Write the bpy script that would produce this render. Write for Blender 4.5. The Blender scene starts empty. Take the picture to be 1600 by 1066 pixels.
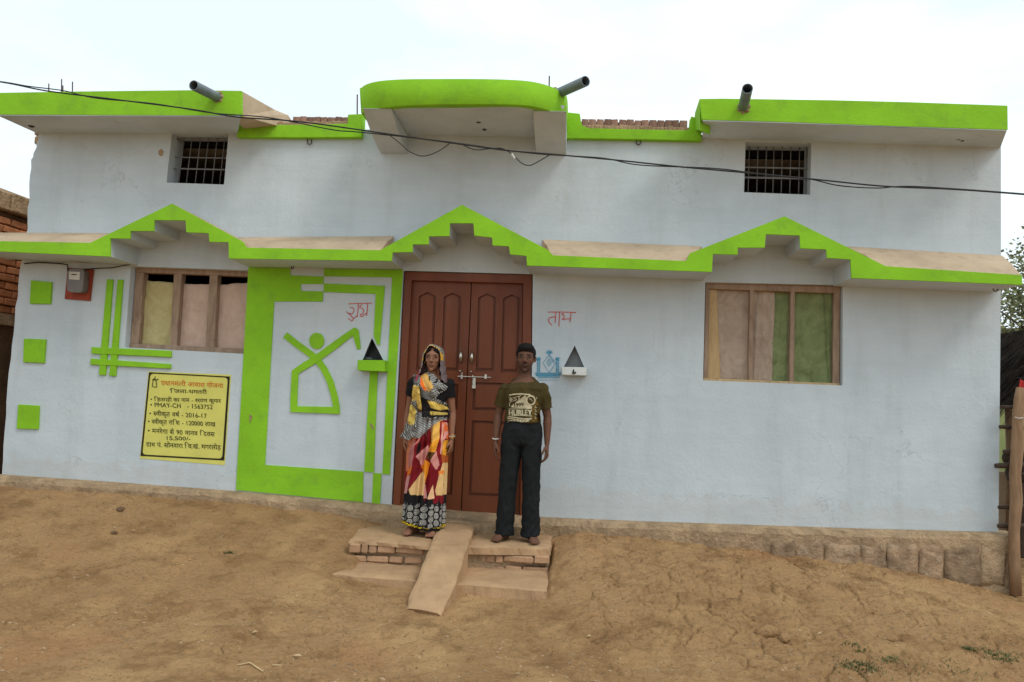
import bpy, bmesh, math, random
import numpy as np
from mathutils import Vector, Matrix
from mathutils.geometry import tessellate_polygon
from mathutils.bvhtree import BVHTree

random.seed(7)
rng = np.random.default_rng(11)
scn = bpy.context.scene
COL = scn.collection
PI = math.pi

# ------------------------------------------------------------------ camera
CAM_POS = np.array([0.0, -7.0, 1.03])
YAW, PITCH, ROLL, FPX = -0.08489, 0.07606, 0.04570, 1220.0
_f = np.array([math.sin(YAW) * math.cos(PITCH), math.cos(YAW) * math.cos(PITCH), math.sin(PITCH)])
_r = np.array([math.cos(YAW), -math.sin(YAW), 0.0])
_u = np.cross(_r, _f)
CR = math.cos(ROLL) * _r + math.sin(ROLL) * _u
CU = -math.sin(ROLL) * _r + math.cos(ROLL) * _u
CF = _f
cam_d = bpy.data.cameras.new('camera')
cam = bpy.data.objects.new('camera', cam_d)
COL.objects.link(cam)
cam.matrix_world = Matrix(((CR[0], CU[0], -CF[0], CAM_POS[0]), (CR[1], CU[1], -CF[1], CAM_POS[1]),
                           (CR[2], CU[2], -CF[2], CAM_POS[2]), (0, 0, 0, 1)))
cam_d.sensor_fit = 'HORIZONTAL'
cam_d.sensor_width = 36.0
cam_d.lens = FPX / 1600.0 * 36.0
cam_d.clip_start = 0.05
cam_d.clip_end = 3000.0
scn.camera = cam

# ------------------------------------------------------------------ sky, sun, exposure
SUN_EL, SUN_AZ = math.radians(52), math.radians(128)      # azimuth clockwise from +Y
world = bpy.data.worlds.new('World')
scn.world = world
world.use_nodes = True
wn, wl = world.node_tree.nodes, world.node_tree.links
wn.clear()
w_out = wn.new('ShaderNodeOutputWorld')
w_bg = wn.new('ShaderNodeBackground')
w_sky = wn.new('ShaderNodeTexSky')
w_sky.sky_type = 'NISHITA'
w_sky.sun_disc = False
w_sky.sun_elevation = SUN_EL
w_sky.sun_rotation = SUN_AZ
w_sky.dust_density = 0.5
w_sky.ozone_density = 1.5
w_tc = wn.new('ShaderNodeTexCoord')
w_map = wn.new('ShaderNodeMapping')
w_map.inputs['Scale'].default_value = (1.0, 1.0, 2.2)
w_map.inputs['Location'].default_value = (0.35, 0.1, 0.62)
w_noise = wn.new('ShaderNodeTexNoise')
w_noise.inputs['Scale'].default_value = 2.3
w_noise.inputs['Detail'].default_value = 7.0
w_noise.inputs['Roughness'].default_value = 0.55
w_ramp = wn.new('ShaderNodeValToRGB')
w_ramp.color_ramp.elements[0].position = 0.44
w_ramp.color_ramp.elements[0].color = (0.80, 0.80, 0.80, 1)
w_ramp.color_ramp.elements[1].position = 0.60
w_ramp.color_ramp.elements[1].color = (1, 1, 1, 1)
w_mix = wn.new('ShaderNodeMixRGB')
w_mix.inputs['Color2'].default_value = (9.9, 11.0, 11.5, 1)   # bright overcast cloud, before the 0.1 strength
w_bg.inputs['Strength'].default_value = 0.1
wl.new(w_tc.outputs['Generated'], w_map.inputs['Vector'])
wl.new(w_map.outputs['Vector'], w_noise.inputs['Vector'])
wl.new(w_noise.outputs['Fac'], w_ramp.inputs['Fac'])
wl.new(w_ramp.outputs['Color'], w_mix.inputs['Fac'])
wl.new(w_sky.outputs['Color'], w_mix.inputs['Color1'])
wl.new(w_mix.outputs['Color'], w_bg.inputs['Color'])
wl.new(w_bg.outputs['Background'], w_out.inputs['Surface'])

sun_d = bpy.data.lights.new('sun', 'SUN')
sun_d.energy = 1.1
sun_d.angle = math.radians(18)
sun_d.color = (1.0, 0.95, 0.87)
sun = bpy.data.objects.new('sun', sun_d)
COL.objects.link(sun)
_sd = Vector((math.sin(SUN_AZ) * math.cos(SUN_EL), math.cos(SUN_AZ) * math.cos(SUN_EL), math.sin(SUN_EL)))
sun.rotation_euler = _sd.to_track_quat('Z', 'Y').to_euler()
sun.location = _sd * 30

scn.view_settings.view_transform = 'Standard'
scn.view_settings.look = 'None'
scn.view_settings.exposure = 0.12
scn.view_settings.gamma = 1.0
scn.view_settings.use_curve_mapping = False
scn.render.engine = 'CYCLES'
scn.cycles.max_bounces = 6

# ------------------------------------------------------------------ helpers
def at(px, py, Y=0.0):
    """The point of the vertical plane y = Y that the photograph's pixel shows."""
    d = (px - 800.0) / FPX * CR - (py - 533.0) / FPX * CU + CF
    return CAM_POS + d * ((Y - CAM_POS[1]) / d[1])

def link(o):
    COL.objects.link(o)
    return o

def thing(name, label, cat, loc=(0, 0, 0), rz=0.0, group=None):
    o = link(bpy.data.objects.new(name, None))
    o.location = loc
    o.rotation_euler = (0, 0, rz)
    o.empty_display_size = 0.1
    tag(o, label, cat, group)
    return o

def tag(o, label=None, cat=None, group=None, kind=None):
    if label: o['label'] = label
    if cat: o['category'] = cat
    if group: o['group'] = group
    if kind: o['kind'] = kind
    return o

def world_mat(o):
    m = Matrix.LocRotScale(o.location, o.rotation_euler, o.scale)
    if o.parent:
        m = world_mat(o.parent) @ o.matrix_parent_inverse @ m
    return m

def adopt(o, parent):
    """Parent o while it keeps its place in the world."""
    if parent is not None:
        o.parent = parent
        o.matrix_parent_inverse = world_mat(parent).inverted()
    return o

def mesh_obj(name, verts, faces, mats, parent=None, smooth=False, midx=None, local=False):
    me = bpy.data.meshes.new(name)
    me.from_pydata([tuple(v) for v in verts], [], [tuple(f) for f in faces])
    if not isinstance(mats, (list, tuple)): mats = [mats]
    for m in mats: me.materials.append(m)
    if midx is not None: me.polygons.foreach_set('material_index', midx)
    if smooth: me.polygons.foreach_set('use_smooth', [True] * len(me.polygons))
    me.update()
    o = link(bpy.data.objects.new(name, me))
    if parent is not None:
        if local: o.parent = parent
        else: adopt(o, parent)
    return o

def fix_normals(o):
    bm = bmesh.new(); bm.from_mesh(o.data)
    bmesh.ops.recalc_face_normals(bm, faces=bm.faces)
    bm.to_mesh(o.data); bm.free()
    return o

def bevel(o, w=0.004, seg=2, angle=40):
    bm = bmesh.new(); bm.from_mesh(o.data)
    bmesh.ops.remove_doubles(bm, verts=bm.verts, dist=1e-5)
    bmesh.ops.recalc_face_normals(bm, faces=bm.faces)
    ed = [e for e in bm.edges if len(e.link_faces) == 2 and e.calc_face_angle(0) > math.radians(angle)]
    bmesh.ops.bevel(bm, geom=ed, offset=w, segments=seg, affect='EDGES', clamp_overlap=True)
    bm.to_mesh(o.data); bm.free()
    return o

def bulge(o, amp, scale=6.0, seed=0):
    """Hand-made unevenness: move vertices with smooth noise."""
    n = len(o.data.vertices)
    co = np.empty(n * 3); o.data.vertices.foreach_get('co', co); co = co.reshape(-1, 3)
    for k in range(3):
        co[:, k] += amp * (fbm(co[:, 0] * scale + co[:, 1] * 3.1 + 13 * k + seed, co[:, 2] * scale + co[:, 1] * 2.3 + 7 * k) - 0.5) * 2
    o.data.vertices.foreach_set('co', co.ravel()); o.data.update()
    return o

def prism_data(outline, yb, holes=()):
    """Front face(s) from world points (with optional holes), pulled straight back to y = yb."""
    loops = [[Vector(p) for p in outline]] + [[Vector(p) for p in h] for h in holes]
    tris = tessellate_polygon([[Vector((p.x, p.z, 0)) for p in l] for l in loops])
    pts = [p for l in loops for p in l]
    n = len(pts)
    verts = [tuple(p) for p in pts] + [(p.x, yb, p.z) for p in pts]
    faces = [tuple(t) for t in tris] + [tuple(i + n for i in reversed(t)) for t in tris]
    k = 0
    for l in loops:
        m = len(l)
        for i in range(m):
            a, b = k + i, k + (i + 1) % m
            faces.append((a, b, b + n, a + n))
        k += m
    return verts, faces

def prism(name, poly_px, yf, yb, mat, parent=None, holes=(), bev=0.0, seg=2):
    v, f = prism_data([at(x, y, yf) for x, y in poly_px], yb, [[at(x, y, yf) for x, y in h] for h in holes])
    o = fix_normals(mesh_obj(name, v, f, mat, parent))
    if bev: bevel(o, bev, seg)
    return o

def box_data(lo, hi):
    x0, y0, z0 = lo; x1, y1, z1 = hi
    v = [(x0, y0, z0), (x1, y0, z0), (x1, y1, z0), (x0, y1, z0), (x0, y0, z1), (x1, y0, z1), (x1, y1, z1), (x0, y1, z1)]
    f = [(0, 3, 2, 1), (4, 5, 6, 7), (0, 1, 5, 4), (1, 2, 6, 5), (2, 3, 7, 6), (3, 0, 4, 7)]
    return v, f

def box(name, lo, hi, mat, parent=None, bev=0.0):
    o = mesh_obj(name, *box_data(lo, hi), mat, parent)
    if bev: bevel(o, bev)
    return o

def tube_data(pts, rads, n=10, cap=True, sup=2.0, tilt=None):
    """Tapered tube; rads: per point a radius or (side, other). Side axis starts along X."""
    pts = np.asarray(pts, float)
    V, F = [], []
    prev = None
    for i, p in enumerate(pts):
        t = pts[min(i + 1, len(pts) - 1)] - pts[max(i - 1, 0)]
        t = t / (np.linalg.norm(t) + 1e-12)
        ref = prev if prev is not None else (np.array([1.0, 0, 0]) if abs(t[0]) < 0.8 else np.array([0, 1.0, 0]))
        s = ref - t * (ref @ t); s /= np.linalg.norm(s) + 1e-12
        prev = s
        o = np.cross(t, s)
        r = rads[i] if hasattr(rads, '__len__') else rads
        a, b = (r if hasattr(r, '__len__') else (r, r))
        for k in range(n):
            th = 2 * PI * k / n
            c, sn = math.cos(th), math.sin(th)
            if sup != 2.0:
                c = math.copysign(abs(c) ** (2 / sup), c); sn = math.copysign(abs(sn) ** (2 / sup), sn)
            q = p + s * a * c + o * b * sn
            if tilt is not None: q = q + np.array([0, 0, tilt[i] * (q[1] - p[1])])
            V.append(q)
    m = len(pts)
    for i in range(m - 1):
        for k in range(n):
            a, b = i * n + k, i * n + (k + 1) % n
            F.append((a, b, b + n, a + n))
    if cap:
        F.append(tuple(reversed(range(n)))); F.append(tuple(range((m - 1) * n, m * n)))
    return [tuple(v) for v in V], F

def tube(name, pts, rads, mat, parent=None, n=10, smooth=True, local=False):
    v, f = tube_data(pts, rads, n)
    return mesh_obj(name, v, f, mat, parent, smooth=smooth, local=local)

class MB:
    """Collects shapes that together are one part."""
    def __init__(s): s.v, s.f, s.m = [], [], []
    def add(s, data, m=0):
        v, f = data; k = len(s.v)
        s.v += list(v); s.f += [tuple(i + k for i in q) for q in f]; s.m += [m] * len(f)
        return s
    def build(s, name, mats, parent=None, smooth=False, local=False):
        return mesh_obj(name, s.v, s.f, mats, parent, smooth, s.m, local)

def ball_data(c, r, nu=16, nv=10, rot=None):
    V, F = [], []
    r = (r, r, r) if not hasattr(r, '__len__') else r
    for j in range(nv + 1):
        ph = PI * j / nv
        for i in range(nu):
            th = 2 * PI * i / nu
            p = Vector((r[0] * math.sin(ph) * math.cos(th), r[1] * math.sin(ph) * math.sin(th), r[2] * math.cos(ph)))
            if rot is not None: p = rot @ p
            V.append((c[0] + p.x, c[1] + p.y, c[2] + p.z))
    for j in range(nv):
        for i in range(nu):
            a, b = j * nu + i, j * nu + (i + 1) % nu
            F.append((a, a + nu, b + nu, b))
    return V, F

# value noise on numpy arrays
def _hash(ix, iy, s=0):
    h = (ix.astype(np.int64) * 374761393 + iy.astype(np.int64) * 668265263 + s * 974711) & 0xFFFFFFFF
    h = ((h ^ (h >> 13)) * 1274126177) & 0xFFFFFFFF
    return ((h ^ (h >> 16)) & 0xFFFFFF) / float(0xFFFFFF)

def vnoise(x, y, s=0):
    x = np.asarray(x, float); y = np.asarray(y, float)
    ix, iy = np.floor(x), np.floor(y)
    fx, fy = x - ix, y - iy
    fx = fx * fx * (3 - 2 * fx); fy = fy * fy * (3 - 2 * fy)
    a, b, c, d = _hash(ix, iy, s), _hash(ix + 1, iy, s), _hash(ix, iy + 1, s), _hash(ix + 1, iy + 1, s)
    return (a * (1 - fx) + b * fx) * (1 - fy) + (c * (1 - fx) + d * fx) * fy

def fbm(x, y, oct=4, s=0):
    t, a, n = 0, 0.5, 0
    for o in range(oct):
        t = t + a * vnoise(x * 2 ** o, y * 2 ** o, s + o * 17); n += a; a *= 0.5
    return t / n

def worley(x, y, s=0):
    ix, iy = np.floor(x), np.floor(y)
    f1 = np.full(x.shape, 9.0); f2 = f1.copy(); cid = np.zeros_like(x); dx0 = np.zeros_like(x); dy0 = np.zeros_like(x)
    for i in (-1, 0, 1):
        for j in (-1, 0, 1):
            cx, cy = ix + i, iy + j
            px = cx + 0.1 + 0.8 * _hash(cx, cy, s); py = cy + 0.1 + 0.8 * _hash(cx, cy, s + 5)
            d = np.hypot(x - px, y - py)
            near = d < f1
            f2 = np.where(near, f1, np.minimum(f2, d))
            cid = np.where(near, _hash(cx, cy, s + 9), cid)
            dx0 = np.where(near, x - px, dx0); dy0 = np.where(near, y - py, dy0)
            f1 = np.where(near, d, f1)
    return f1, f2, cid, dx0, dy0

def sstep(a, b, x):
    t = np.clip((x - a) / (b - a), 0, 1)
    return t * t * (3 - 2 * t)

# ------------------------------------------------------------------ materials
class NT:
    def __init__(s, name, rough=0.85, spec=0.3, metal=0.0):
        s.m = bpy.data.materials.new(name); s.m.use_nodes = True
        s.t = s.m.node_tree; s.n = s.t.nodes; s.l = s.t.links
        s.b = s.n['Principled BSDF']
        s.b.inputs['Roughness'].default_value = rough
        s.b.inputs['Specular IOR Level'].default_value = spec
        s.b.inputs['Metallic'].default_value = metal
        s.tc = s.n.new('ShaderNodeTexCoord')
    def noise(s, scale, detail=4, rough=0.55, stretch=None, coord='Object', dist=0.0):
        v = s.tc.outputs[coord]
        if stretch:
            mp = s.n.new('ShaderNodeMapping'); mp.inputs['Scale'].default_value = stretch
            s.l.new(v, mp.inputs['Vector']); v = mp.outputs['Vector']
        t = s.n.new('ShaderNodeTexNoise')
        t.inputs['Scale'].default_value = scale; t.inputs['Detail'].default_value = detail; t.inputs['Roughness'].default_value = rough
        t.inputs['Distortion'].default_value = dist
        s.l.new(v, t.inputs['Vector'])
        return t.outputs['Fac']
    def ramp(s, fac, p0, p1, c0=(0, 0, 0, 1), c1=(1, 1, 1, 1)):
        r = s.n.new('ShaderNodeValToRGB')
        e = r.color_ramp.elements
        e[0].position, e[1].position = p0, p1
        e[0].color = tuple(c0) + ((1,) if len(c0) == 3 else ()); e[1].color = tuple(c1) + ((1,) if len(c1) == 3 else ())
        s.l.new(fac, r.inputs['Fac'])
        return r.outputs['Color']
    def mix(s, fac, a, b, mode='MIX'):
        x = s.n.new('ShaderNodeMixRGB'); x.blend_type = mode
        for i, v in (('Fac', fac), ('Color1', a), ('Color2', b)):
            if hasattr(v, 'is_output'): s.l.new(v, x.inputs[i])
            elif i == 'Fac': x.inputs[i].default_value = v
            else: x.inputs[i].default_value = tuple(v) + ((1,) if len(v) == 3 else ())
        return x.outputs['Color']
    def math(s, op, a, b=0.0):
        x = s.n.new('ShaderNodeMath'); x.operation = op
        for i, v in enumerate((a, b)):
            if hasattr(v, 'is_output'): s.l.new(v, x.inputs[i])
            else: x.inputs[i].default_value = v
        return x.outputs[0]
    def sep(s, axis):
        x = s.n.new('ShaderNodeSeparateXYZ'); s.l.new(s.tc.outputs['Object'], x.inputs[0])
        return x.outputs[axis]
    def color(s, c):
        if hasattr(c, 'is_output'): s.l.new(c, s.b.inputs['Base Color'])
        else: s.b.inputs['Base Color'].default_value = tuple(c) + (1,)
        return s
    def bump(s, h, strength=0.3, dist=0.01):
        b = s.n.new('ShaderNodeBump'); b.inputs['Strength'].default_value = strength; b.inputs['Distance'].default_value = dist
        s.l.new(h, b.inputs['Height']); s.l.new(b.outputs['Normal'], s.b.inputs['Normal'])
        return s
    def rnd(s):
        x = s.n.new('ShaderNodeObjectInfo'); return x.outputs['Random']
    def attr(s, name):
        x = s.n.new('ShaderNodeAttribute'); x.attribute_name = name; return x.outputs['Color']

def mottled(name, c, var=0.18, scale=5, rough=0.85, spec=0.3, bump=0.2, bscale=60, bdist=0.006, dirt=None, dirt_amt=0.5, metal=0.0, per_obj=0.0):
    t = NT(name, rough, spec, metal)
    lo = tuple(x * (1 - var) for x in c); hi = tuple(min(1, x * (1 + var)) for x in c)
    col = t.mix(t.ramp(t.noise(scale, 6), 0.3, 0.7), lo, hi)
    if dirt: col = t.mix(t.math('MULTIPLY', t.ramp(t.noise(scale * 2.3 + 1.7, 7, 0.65), 0.52, 0.72), dirt_amt), col, dirt)
    if per_obj:
        k = t.ramp(t.rnd(), 0, 1, (1 - per_obj,) * 3, (1 + per_obj,) * 3)
        col = t.mix(1.0, col, k, 'MULTIPLY')
    t.color(col)
    if bump: t.bump(t.noise(bscale, 5, 0.6), bump, bdist)
    return t.m

def wall_paint():
    t = NT('pale_blue_limewash', 0.9, 0.2)
    c = t.mix(t.ramp(t.noise(1.6, 6, 0.6), 0.32, 0.68), (0.490, 0.560, 0.600), (0.575, 0.640, 0.680))
    st = t.ramp(t.noise(3.0, 6, 0.65, (1.6, 1.0, 0.22)), 0.5, 0.75)
    c = t.mix(t.math('MULTIPLY', st, 0.35), c, (0.37, 0.40, 0.40))
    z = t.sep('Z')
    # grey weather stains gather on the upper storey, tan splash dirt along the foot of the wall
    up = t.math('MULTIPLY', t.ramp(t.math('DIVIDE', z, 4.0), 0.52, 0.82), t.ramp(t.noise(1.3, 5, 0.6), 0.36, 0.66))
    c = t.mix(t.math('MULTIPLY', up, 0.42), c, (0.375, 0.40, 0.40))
    foot = t.math('MULTIPLY', t.ramp(t.math('ADD', z, t.math('MULTIPLY', t.noise(7, 6, 0.7), -0.5)), -0.34, 0.06, (1, 1, 1, 1), (0, 0, 0, 1)), 0.20)
    c = t.mix(foot, c, (0.46, 0.40, 0.31))
    sp = t.ramp(t.noise(22, 5, 0.7), 0.69, 0.75)
    c = t.mix(t.math('MULTIPLY', sp, 0.35), c, (0.33, 0.32, 0.29))
    br = t.ramp(t.noise(5.5, 5, 0.7, (0.35, 1, 2.2), dist=0.4), 0.42, 0.66)                # broad whitewash brush strokes
    c = t.mix(t.math('MULTIPLY', br, 0.22), c, (0.63, 0.69, 0.73))
    run = t.math('MULTIPLY', t.ramp(t.noise(4.0, 7, 0.7, (3.4, 1, 0.10)), 0.60, 0.72), t.ramp(t.noise(0.9, 3), 0.45, 0.6))
    c = t.mix(t.math('MULTIPLY', run, 0.30), c, (0.36, 0.36, 0.34))                        # thin rain runs
    vo = t.n.new('ShaderNodeTexVoronoi'); vo.feature = 'DISTANCE_TO_EDGE'; vo.inputs['Scale'].default_value = 1.15
    wv = t.n.new('ShaderNodeVectorMath'); wv.operation = 'ADD'
    nz = t.n.new('ShaderNodeTexNoise'); nz.inputs['Scale'].default_value = 3.0; nz.inputs['Detail'].default_value = 6
    t.l.new(t.tc.outputs['Object'], nz.inputs['Vector']); t.l.new(t.tc.outputs['Object'], wv.inputs[0]); t.l.new(nz.outputs['Color'], wv.inputs[1])
    t.l.new(wv.outputs[0], vo.inputs['Vector'])
    crk = t.math('MULTIPLY', t.ramp(vo.outputs['Distance'], 0.0, 0.007, (1, 1, 1, 1), (0, 0, 0, 1)), t.ramp(t.noise(0.8, 3), 0.52, 0.60))
    c = t.mix(t.math('MULTIPLY', crk, 0.40), c, (0.25, 0.25, 0.24))                        # hairline cracks
    t.color(c)
    t.bump(t.math('ADD', t.noise(2.2, 4), t.math('MULTIPLY', t.noise(38, 6, 0.65), 0.22)), 0.4, 0.035)
    return t.m

def door_paint():
    t = NT('red_brown_enamel', 0.42, 0.28)
    c = t.mix(t.ramp(t.noise(2.0, 5, 0.6, (3, 3, 0.4)), 0.3, 0.7), (0.138, 0.036, 0.013), (0.195, 0.055, 0.020))
    c = t.mix(t.math('MULTIPLY', t.ramp(t.noise(9, 6, 0.7), 0.6, 0.75), 0.3), c, (0.22, 0.10, 0.06))
    t.color(c)
    t.l.new(t.ramp(t.noise(7, 5, 0.7), 0.3, 0.75, (0.32,) * 3, (0.55,) * 3), t.b.inputs['Roughness'])
    t.bump(t.noise(14, 5, 0.6, (4, 4, 0.25)), 0.15, 0.004)
    return t.m

def wood(name, a, b, rough=0.75, spec=0.25):
    t = NT(name, rough, spec)
    c = t.mix(t.ramp(t.noise(9, 7, 0.65, (2.5, 2.5, 0.5), dist=0.6), 0.3, 0.72), a, b)
    c = t.mix(t.math('MULTIPLY', t.ramp(t.noise(6, 6, 0.7), 0.58, 0.72), 0.45), c, tuple(0.45 * x for x in a))
    t.color(c).bump(t.noise(26, 6, 0.6, (3, 3, 0.3)), 0.35, 0.004)
    return t.m

def cloth(name, a, b, rough=0.95):
    t = NT(name, rough, 0.15)
    c = t.mix(t.ramp(t.noise(7, 6, 0.65, dist=0.8), 0.32, 0.68), a, b)
    c = t.mix(t.math('MULTIPLY', t.ramp(t.noise(11, 7, 0.7, dist=1.5), 0.60, 0.72), 0.3), c, tuple(0.6 * x for x in a))
    t.color(c).bump(t.noise(5, 6, 0.6, dist=0.5), 0.7, 0.05)
    return t.m

def ground_mat():
    t = NT('dry_earth', 0.97, 0.12)
    c = t.mix(t.ramp(t.noise(0.55, 7, 0.62), 0.36, 0.64), (0.360, 0.207, 0.094), (0.470, 0.287, 0.140))
    c = t.mix(t.math('MULTIPLY', t.ramp(t.noise(1.5, 6, 0.65), 0.48, 0.64), 0.6), c, (0.54, 0.34, 0.158))
    c = t.mix(t.math('MULTIPLY', t.ramp(t.noise(3.4, 8, 0.72), 0.49, 0.66), 0.8), c, (0.235, 0.130, 0.056))
    c = t.mix(t.math('MULTIPLY', t.ramp(t.noise(0.9, 4, 0.6, (1, 1, 1), dist=0.3), 0.56, 0.68), 0.5), c, (0.42, 0.215, 0.100))
    c = t.mix(t.math('MULTIPLY', t.ramp(t.noise(48, 5, 0.72), 0.56, 0.66), 0.75), c, (0.15, 0.086, 0.04))
    c = t.mix(t.math('MULTIPLY', t.ramp(t.noise(75, 4, 0.6), 0.66, 0.74), 0.5), c, (0.52, 0.38, 0.24))
    t.color(c).bump(t.math('ADD', t.noise(28, 7, 0.72), t.math('MULTIPLY', t.noise(120, 4, 0.6), 0.35)), 0.9, 0.03)
    return t.m

M = {}
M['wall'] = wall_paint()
M['green'] = mottled('lime_green_paint', (0.245, 0.535, 0.022), 0.13, 2.2, 0.8, 0.2, 0.3, 30, 0.012, (0.17, 0.34, 0.04), 0.5)
M['cement'] = mottled('bare_tan_cement', (0.50, 0.385, 0.265), 0.14, 3, 0.95, 0.15, 0.35, 50, 0.01, (0.30, 0.21, 0.14), 0.5)
M['rough_cement'] = mottled('rough_mud_cement', (0.40, 0.285, 0.175), 0.25, 7, 0.97, 0.1, 0.8, 34, 0.03, (0.24, 0.16, 0.09), 0.7)
M['white'] = mottled('white_paint', (0.66, 0.68, 0.66), 0.06, 4, 0.85, 0.2, 0.2, 40, 0.006, (0.42, 0.42, 0.38), 0.3)
M['near_black'] = mottled('near_black_plaster', (0.075, 0.078, 0.082), 0.5, 9, 0.9, 0.1, 0.2)  # one near-black tone for left niche, soffit spots, lamp and ledge mark
M['grey_plaster'] = mottled('grey_plaster', (0.25, 0.265, 0.27), 0.2, 6, 0.9, 0.15, 0.2)
M['door'] = door_paint()
M['frame_wood'] = wood('weathered_window_wood', (0.235, 0.155, 0.105), (0.42, 0.30, 0.215))
M['pale_wood'] = wood('pale_split_wood', (0.42, 0.28, 0.13), (0.60, 0.43, 0.24))
M['post_wood'] = wood('rough_post_wood', (0.20, 0.115, 0.06), (0.36, 0.23, 0.135))
M['dark_wood'] = wood('old_dark_wood', (0.035, 0.022, 0.016), (0.09, 0.058, 0.04))
M['tan_cloth'] = cloth('dusty_tan_sheet', (0.36, 0.275, 0.21), (0.50, 0.39, 0.305))
M['pink_cloth'] = cloth('faded_pink_sheet', (0.53, 0.375, 0.295), (0.64, 0.475, 0.38))
M['yellow_cloth'] = cloth('dusty_yellow_sheet', (0.47, 0.40, 0.17), (0.58, 0.51, 0.28))
M['green_cloth'] = cloth('faded_green_sheet', (0.155, 0.195, 0.085), (0.27, 0.32, 0.15))
M['dark'] = mottled('painted_room_shade', (0.012, 0.011, 0.011), 0.3, 3, 1.0, 0.0, 0.0)  # shade of the unlit room put into a near-black colour
M['iron'] = mottled('painted_iron', (0.16, 0.16, 0.16), 0.25, 12, 0.6, 0.4, 0.1, 60, 0.003, (0.16, 0.10, 0.07), 0.6)
M['rust'] = mottled('rusty_iron', (0.075, 0.05, 0.04), 0.3, 20, 0.8, 0.3, 0.1)
M['steel'] = mottled('bright_steel', (0.60, 0.57, 0.50), 0.2, 12, 0.35, 0.5, 0.0, metal=1.0)
M['pvc'] = mottled('grey_pvc', (0.13, 0.16, 0.18), 0.15, 8, 0.45, 0.45, 0.05, 40, 0.003, (0.28, 0.26, 0.24), 0.4)
M['cable'] = mottled('black_cable', (0.02, 0.02, 0.02), 0.2, 8, 0.6, 0.3, 0.0)
M['yellow'] = mottled('yellow_sign_paint', (0.66, 0.63, 0.15), 0.08, 6, 0.7, 0.25, 0.1, 40, 0.004)
M['black'] = mottled('black_sign_paint', (0.022, 0.018, 0.008), 0.2, 8, 0.7, 0.25, 0.0)
M['orange'] = mottled('orange_sign_paint', (0.60, 0.12, 0.01), 0.1, 8, 0.7, 0.25, 0.0)
M['chalk_red'] = mottled('red_wall_chalk', (0.60, 0.10, 0.09), 0.25, 40, 0.95, 0.1, 0.0)
M['chalk_blue'] = mottled('blue_wall_chalk', (0.06, 0.33, 0.50), 0.25, 40, 0.95, 0.1, 0.0)
M['red_board'] = wood('red_painted_board', (0.22, 0.035, 0.018), (0.36, 0.065, 0.03), 0.6)
M['meter_grey'] = mottled('smoky_meter_plastic', (0.15, 0.125, 0.11), 0.15, 9, 0.3, 0.5, 0.05)
M['paper'] = mottled('paper_label', (0.62, 0.60, 0.56), 0.08, 12, 0.8, 0.2, 0.0)
M['old_brick'] = mottled('weathered_roof_brick', (0.27, 0.155, 0.115), 0.3, 12, 0.95, 0.1, 0.6, 45, 0.012, (0.36, 0.30, 0.25), 0.6, per_obj=0.3)
M['brick'] = mottled('red_clay_brick', (0.50, 0.21, 0.10), 0.3, 9, 0.95, 0.1, 0.6, 45, 0.012, (0.20, 0.075, 0.04), 0.6, per_obj=0.28)
M['step_brick'] = mottled('dusty_step_brick', (0.40, 0.245, 0.145), 0.2, 10, 0.95, 0.1, 0.6, 45, 0.012, (0.24, 0.12, 0.07), 0.5, per_obj=0.16)
M['step_cement'] = mottled('dusty_step_cement', (0.43, 0.275, 0.155), 0.17, 5, 0.96, 0.12, 0.45, 42, 0.012, (0.31, 0.185, 0.10), 0.5)
M['stone'] = mottled('grey_brown_stone', (0.33, 0.225, 0.14), 0.4, 9, 0.95, 0.15, 0.9, 26, 0.03, (0.45, 0.36, 0.26), 0.7, per_obj=0.25)
M['earth'] = ground_mat()
M['mud_wall'] = mottled('brown_mud_wall', (0.16, 0.10, 0.06), 0.25, 4, 0.97, 0.1, 0.6, 20, 0.03)
M['pebble'] = mottled('pebbles', (0.36, 0.25, 0.15), 0.4, 3, 0.95, 0.1, 0.3)
M['leaf_dry'] = mottled('dry_leaf', (0.55, 0.40, 0.22), 0.2, 20, 0.9, 0.1, 0.2)
M['straw'] = mottled('dark_old_straw', (0.035, 0.027, 0.02), 0.5, 12, 0.95, 0.1, 0.3)
M['green_wall'] = mottled('pale_green_wash', (0.40, 0.46, 0.20), 0.15, 3, 0.9, 0.2, 0.2)
M['red_cloth'] = cloth('red_rag', (0.45, 0.03, 0.03), (0.62, 0.07, 0.06))
# ------------------------------------------------------------------ ground
def plan(px, py, z):
    """Plan position of the point at height z that the photo pixel shows."""
    d = (px - 800.0) / FPX * CR - (py - 533.0) / FPX * CU + CF
    p = CAM_POS + d * ((z - CAM_POS[2]) / d[2])
    return (p[0], p[1])
_zw_x = np.array([-400, -9.0, -5.6, -4.2, -3.0, -1.85, -1.3, -0.35, 0.05, 0.9, 1.7, 2.3, 2.9, 3.3, 3.62, 4.4, 400])
_zw_z = np.array([-.30, -.30, 0.050, .040, .015, -.055, -.16, -.19, -.06, -.105, -.145, -.185, -.24, -.30, -.37, -.50, -.5])
def ground_base(x, y):
    zw = np.interp(x, _zw_x, _zw_z)
    zf = -0.47 - 0.012 * np.clip(x + 1, -4, 5)
    s = np.clip(-y / 2.1, 0, 1)
    z = zw + (zf - zw) * s + np.where(y < -2.1, (y + 2.1) * 0.045, 0)
    z = np.where(y < -6, -0.66, z)
    back = sstep(0.6, 3.0, y)
    z = z * (1 - back) + (-0.5) * back
    dip = sstep(-1.66, -1.58, x + 0.16 * (y + 1.0)) * sstep(-0.13, -0.19, x) * sstep(-1.27, -1.20, y) * sstep(-0.2, -0.3, y)
    z = np.where(dip > 0, z + (np.minimum(z, -0.35) - z) * dip, z)
    # the mound to the right of the steps
    z = z + 0.07 * np.exp(-((x - 0.9) / 0.9) ** 2 - ((y + 0.75) / 0.6) ** 2)
    return z

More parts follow.
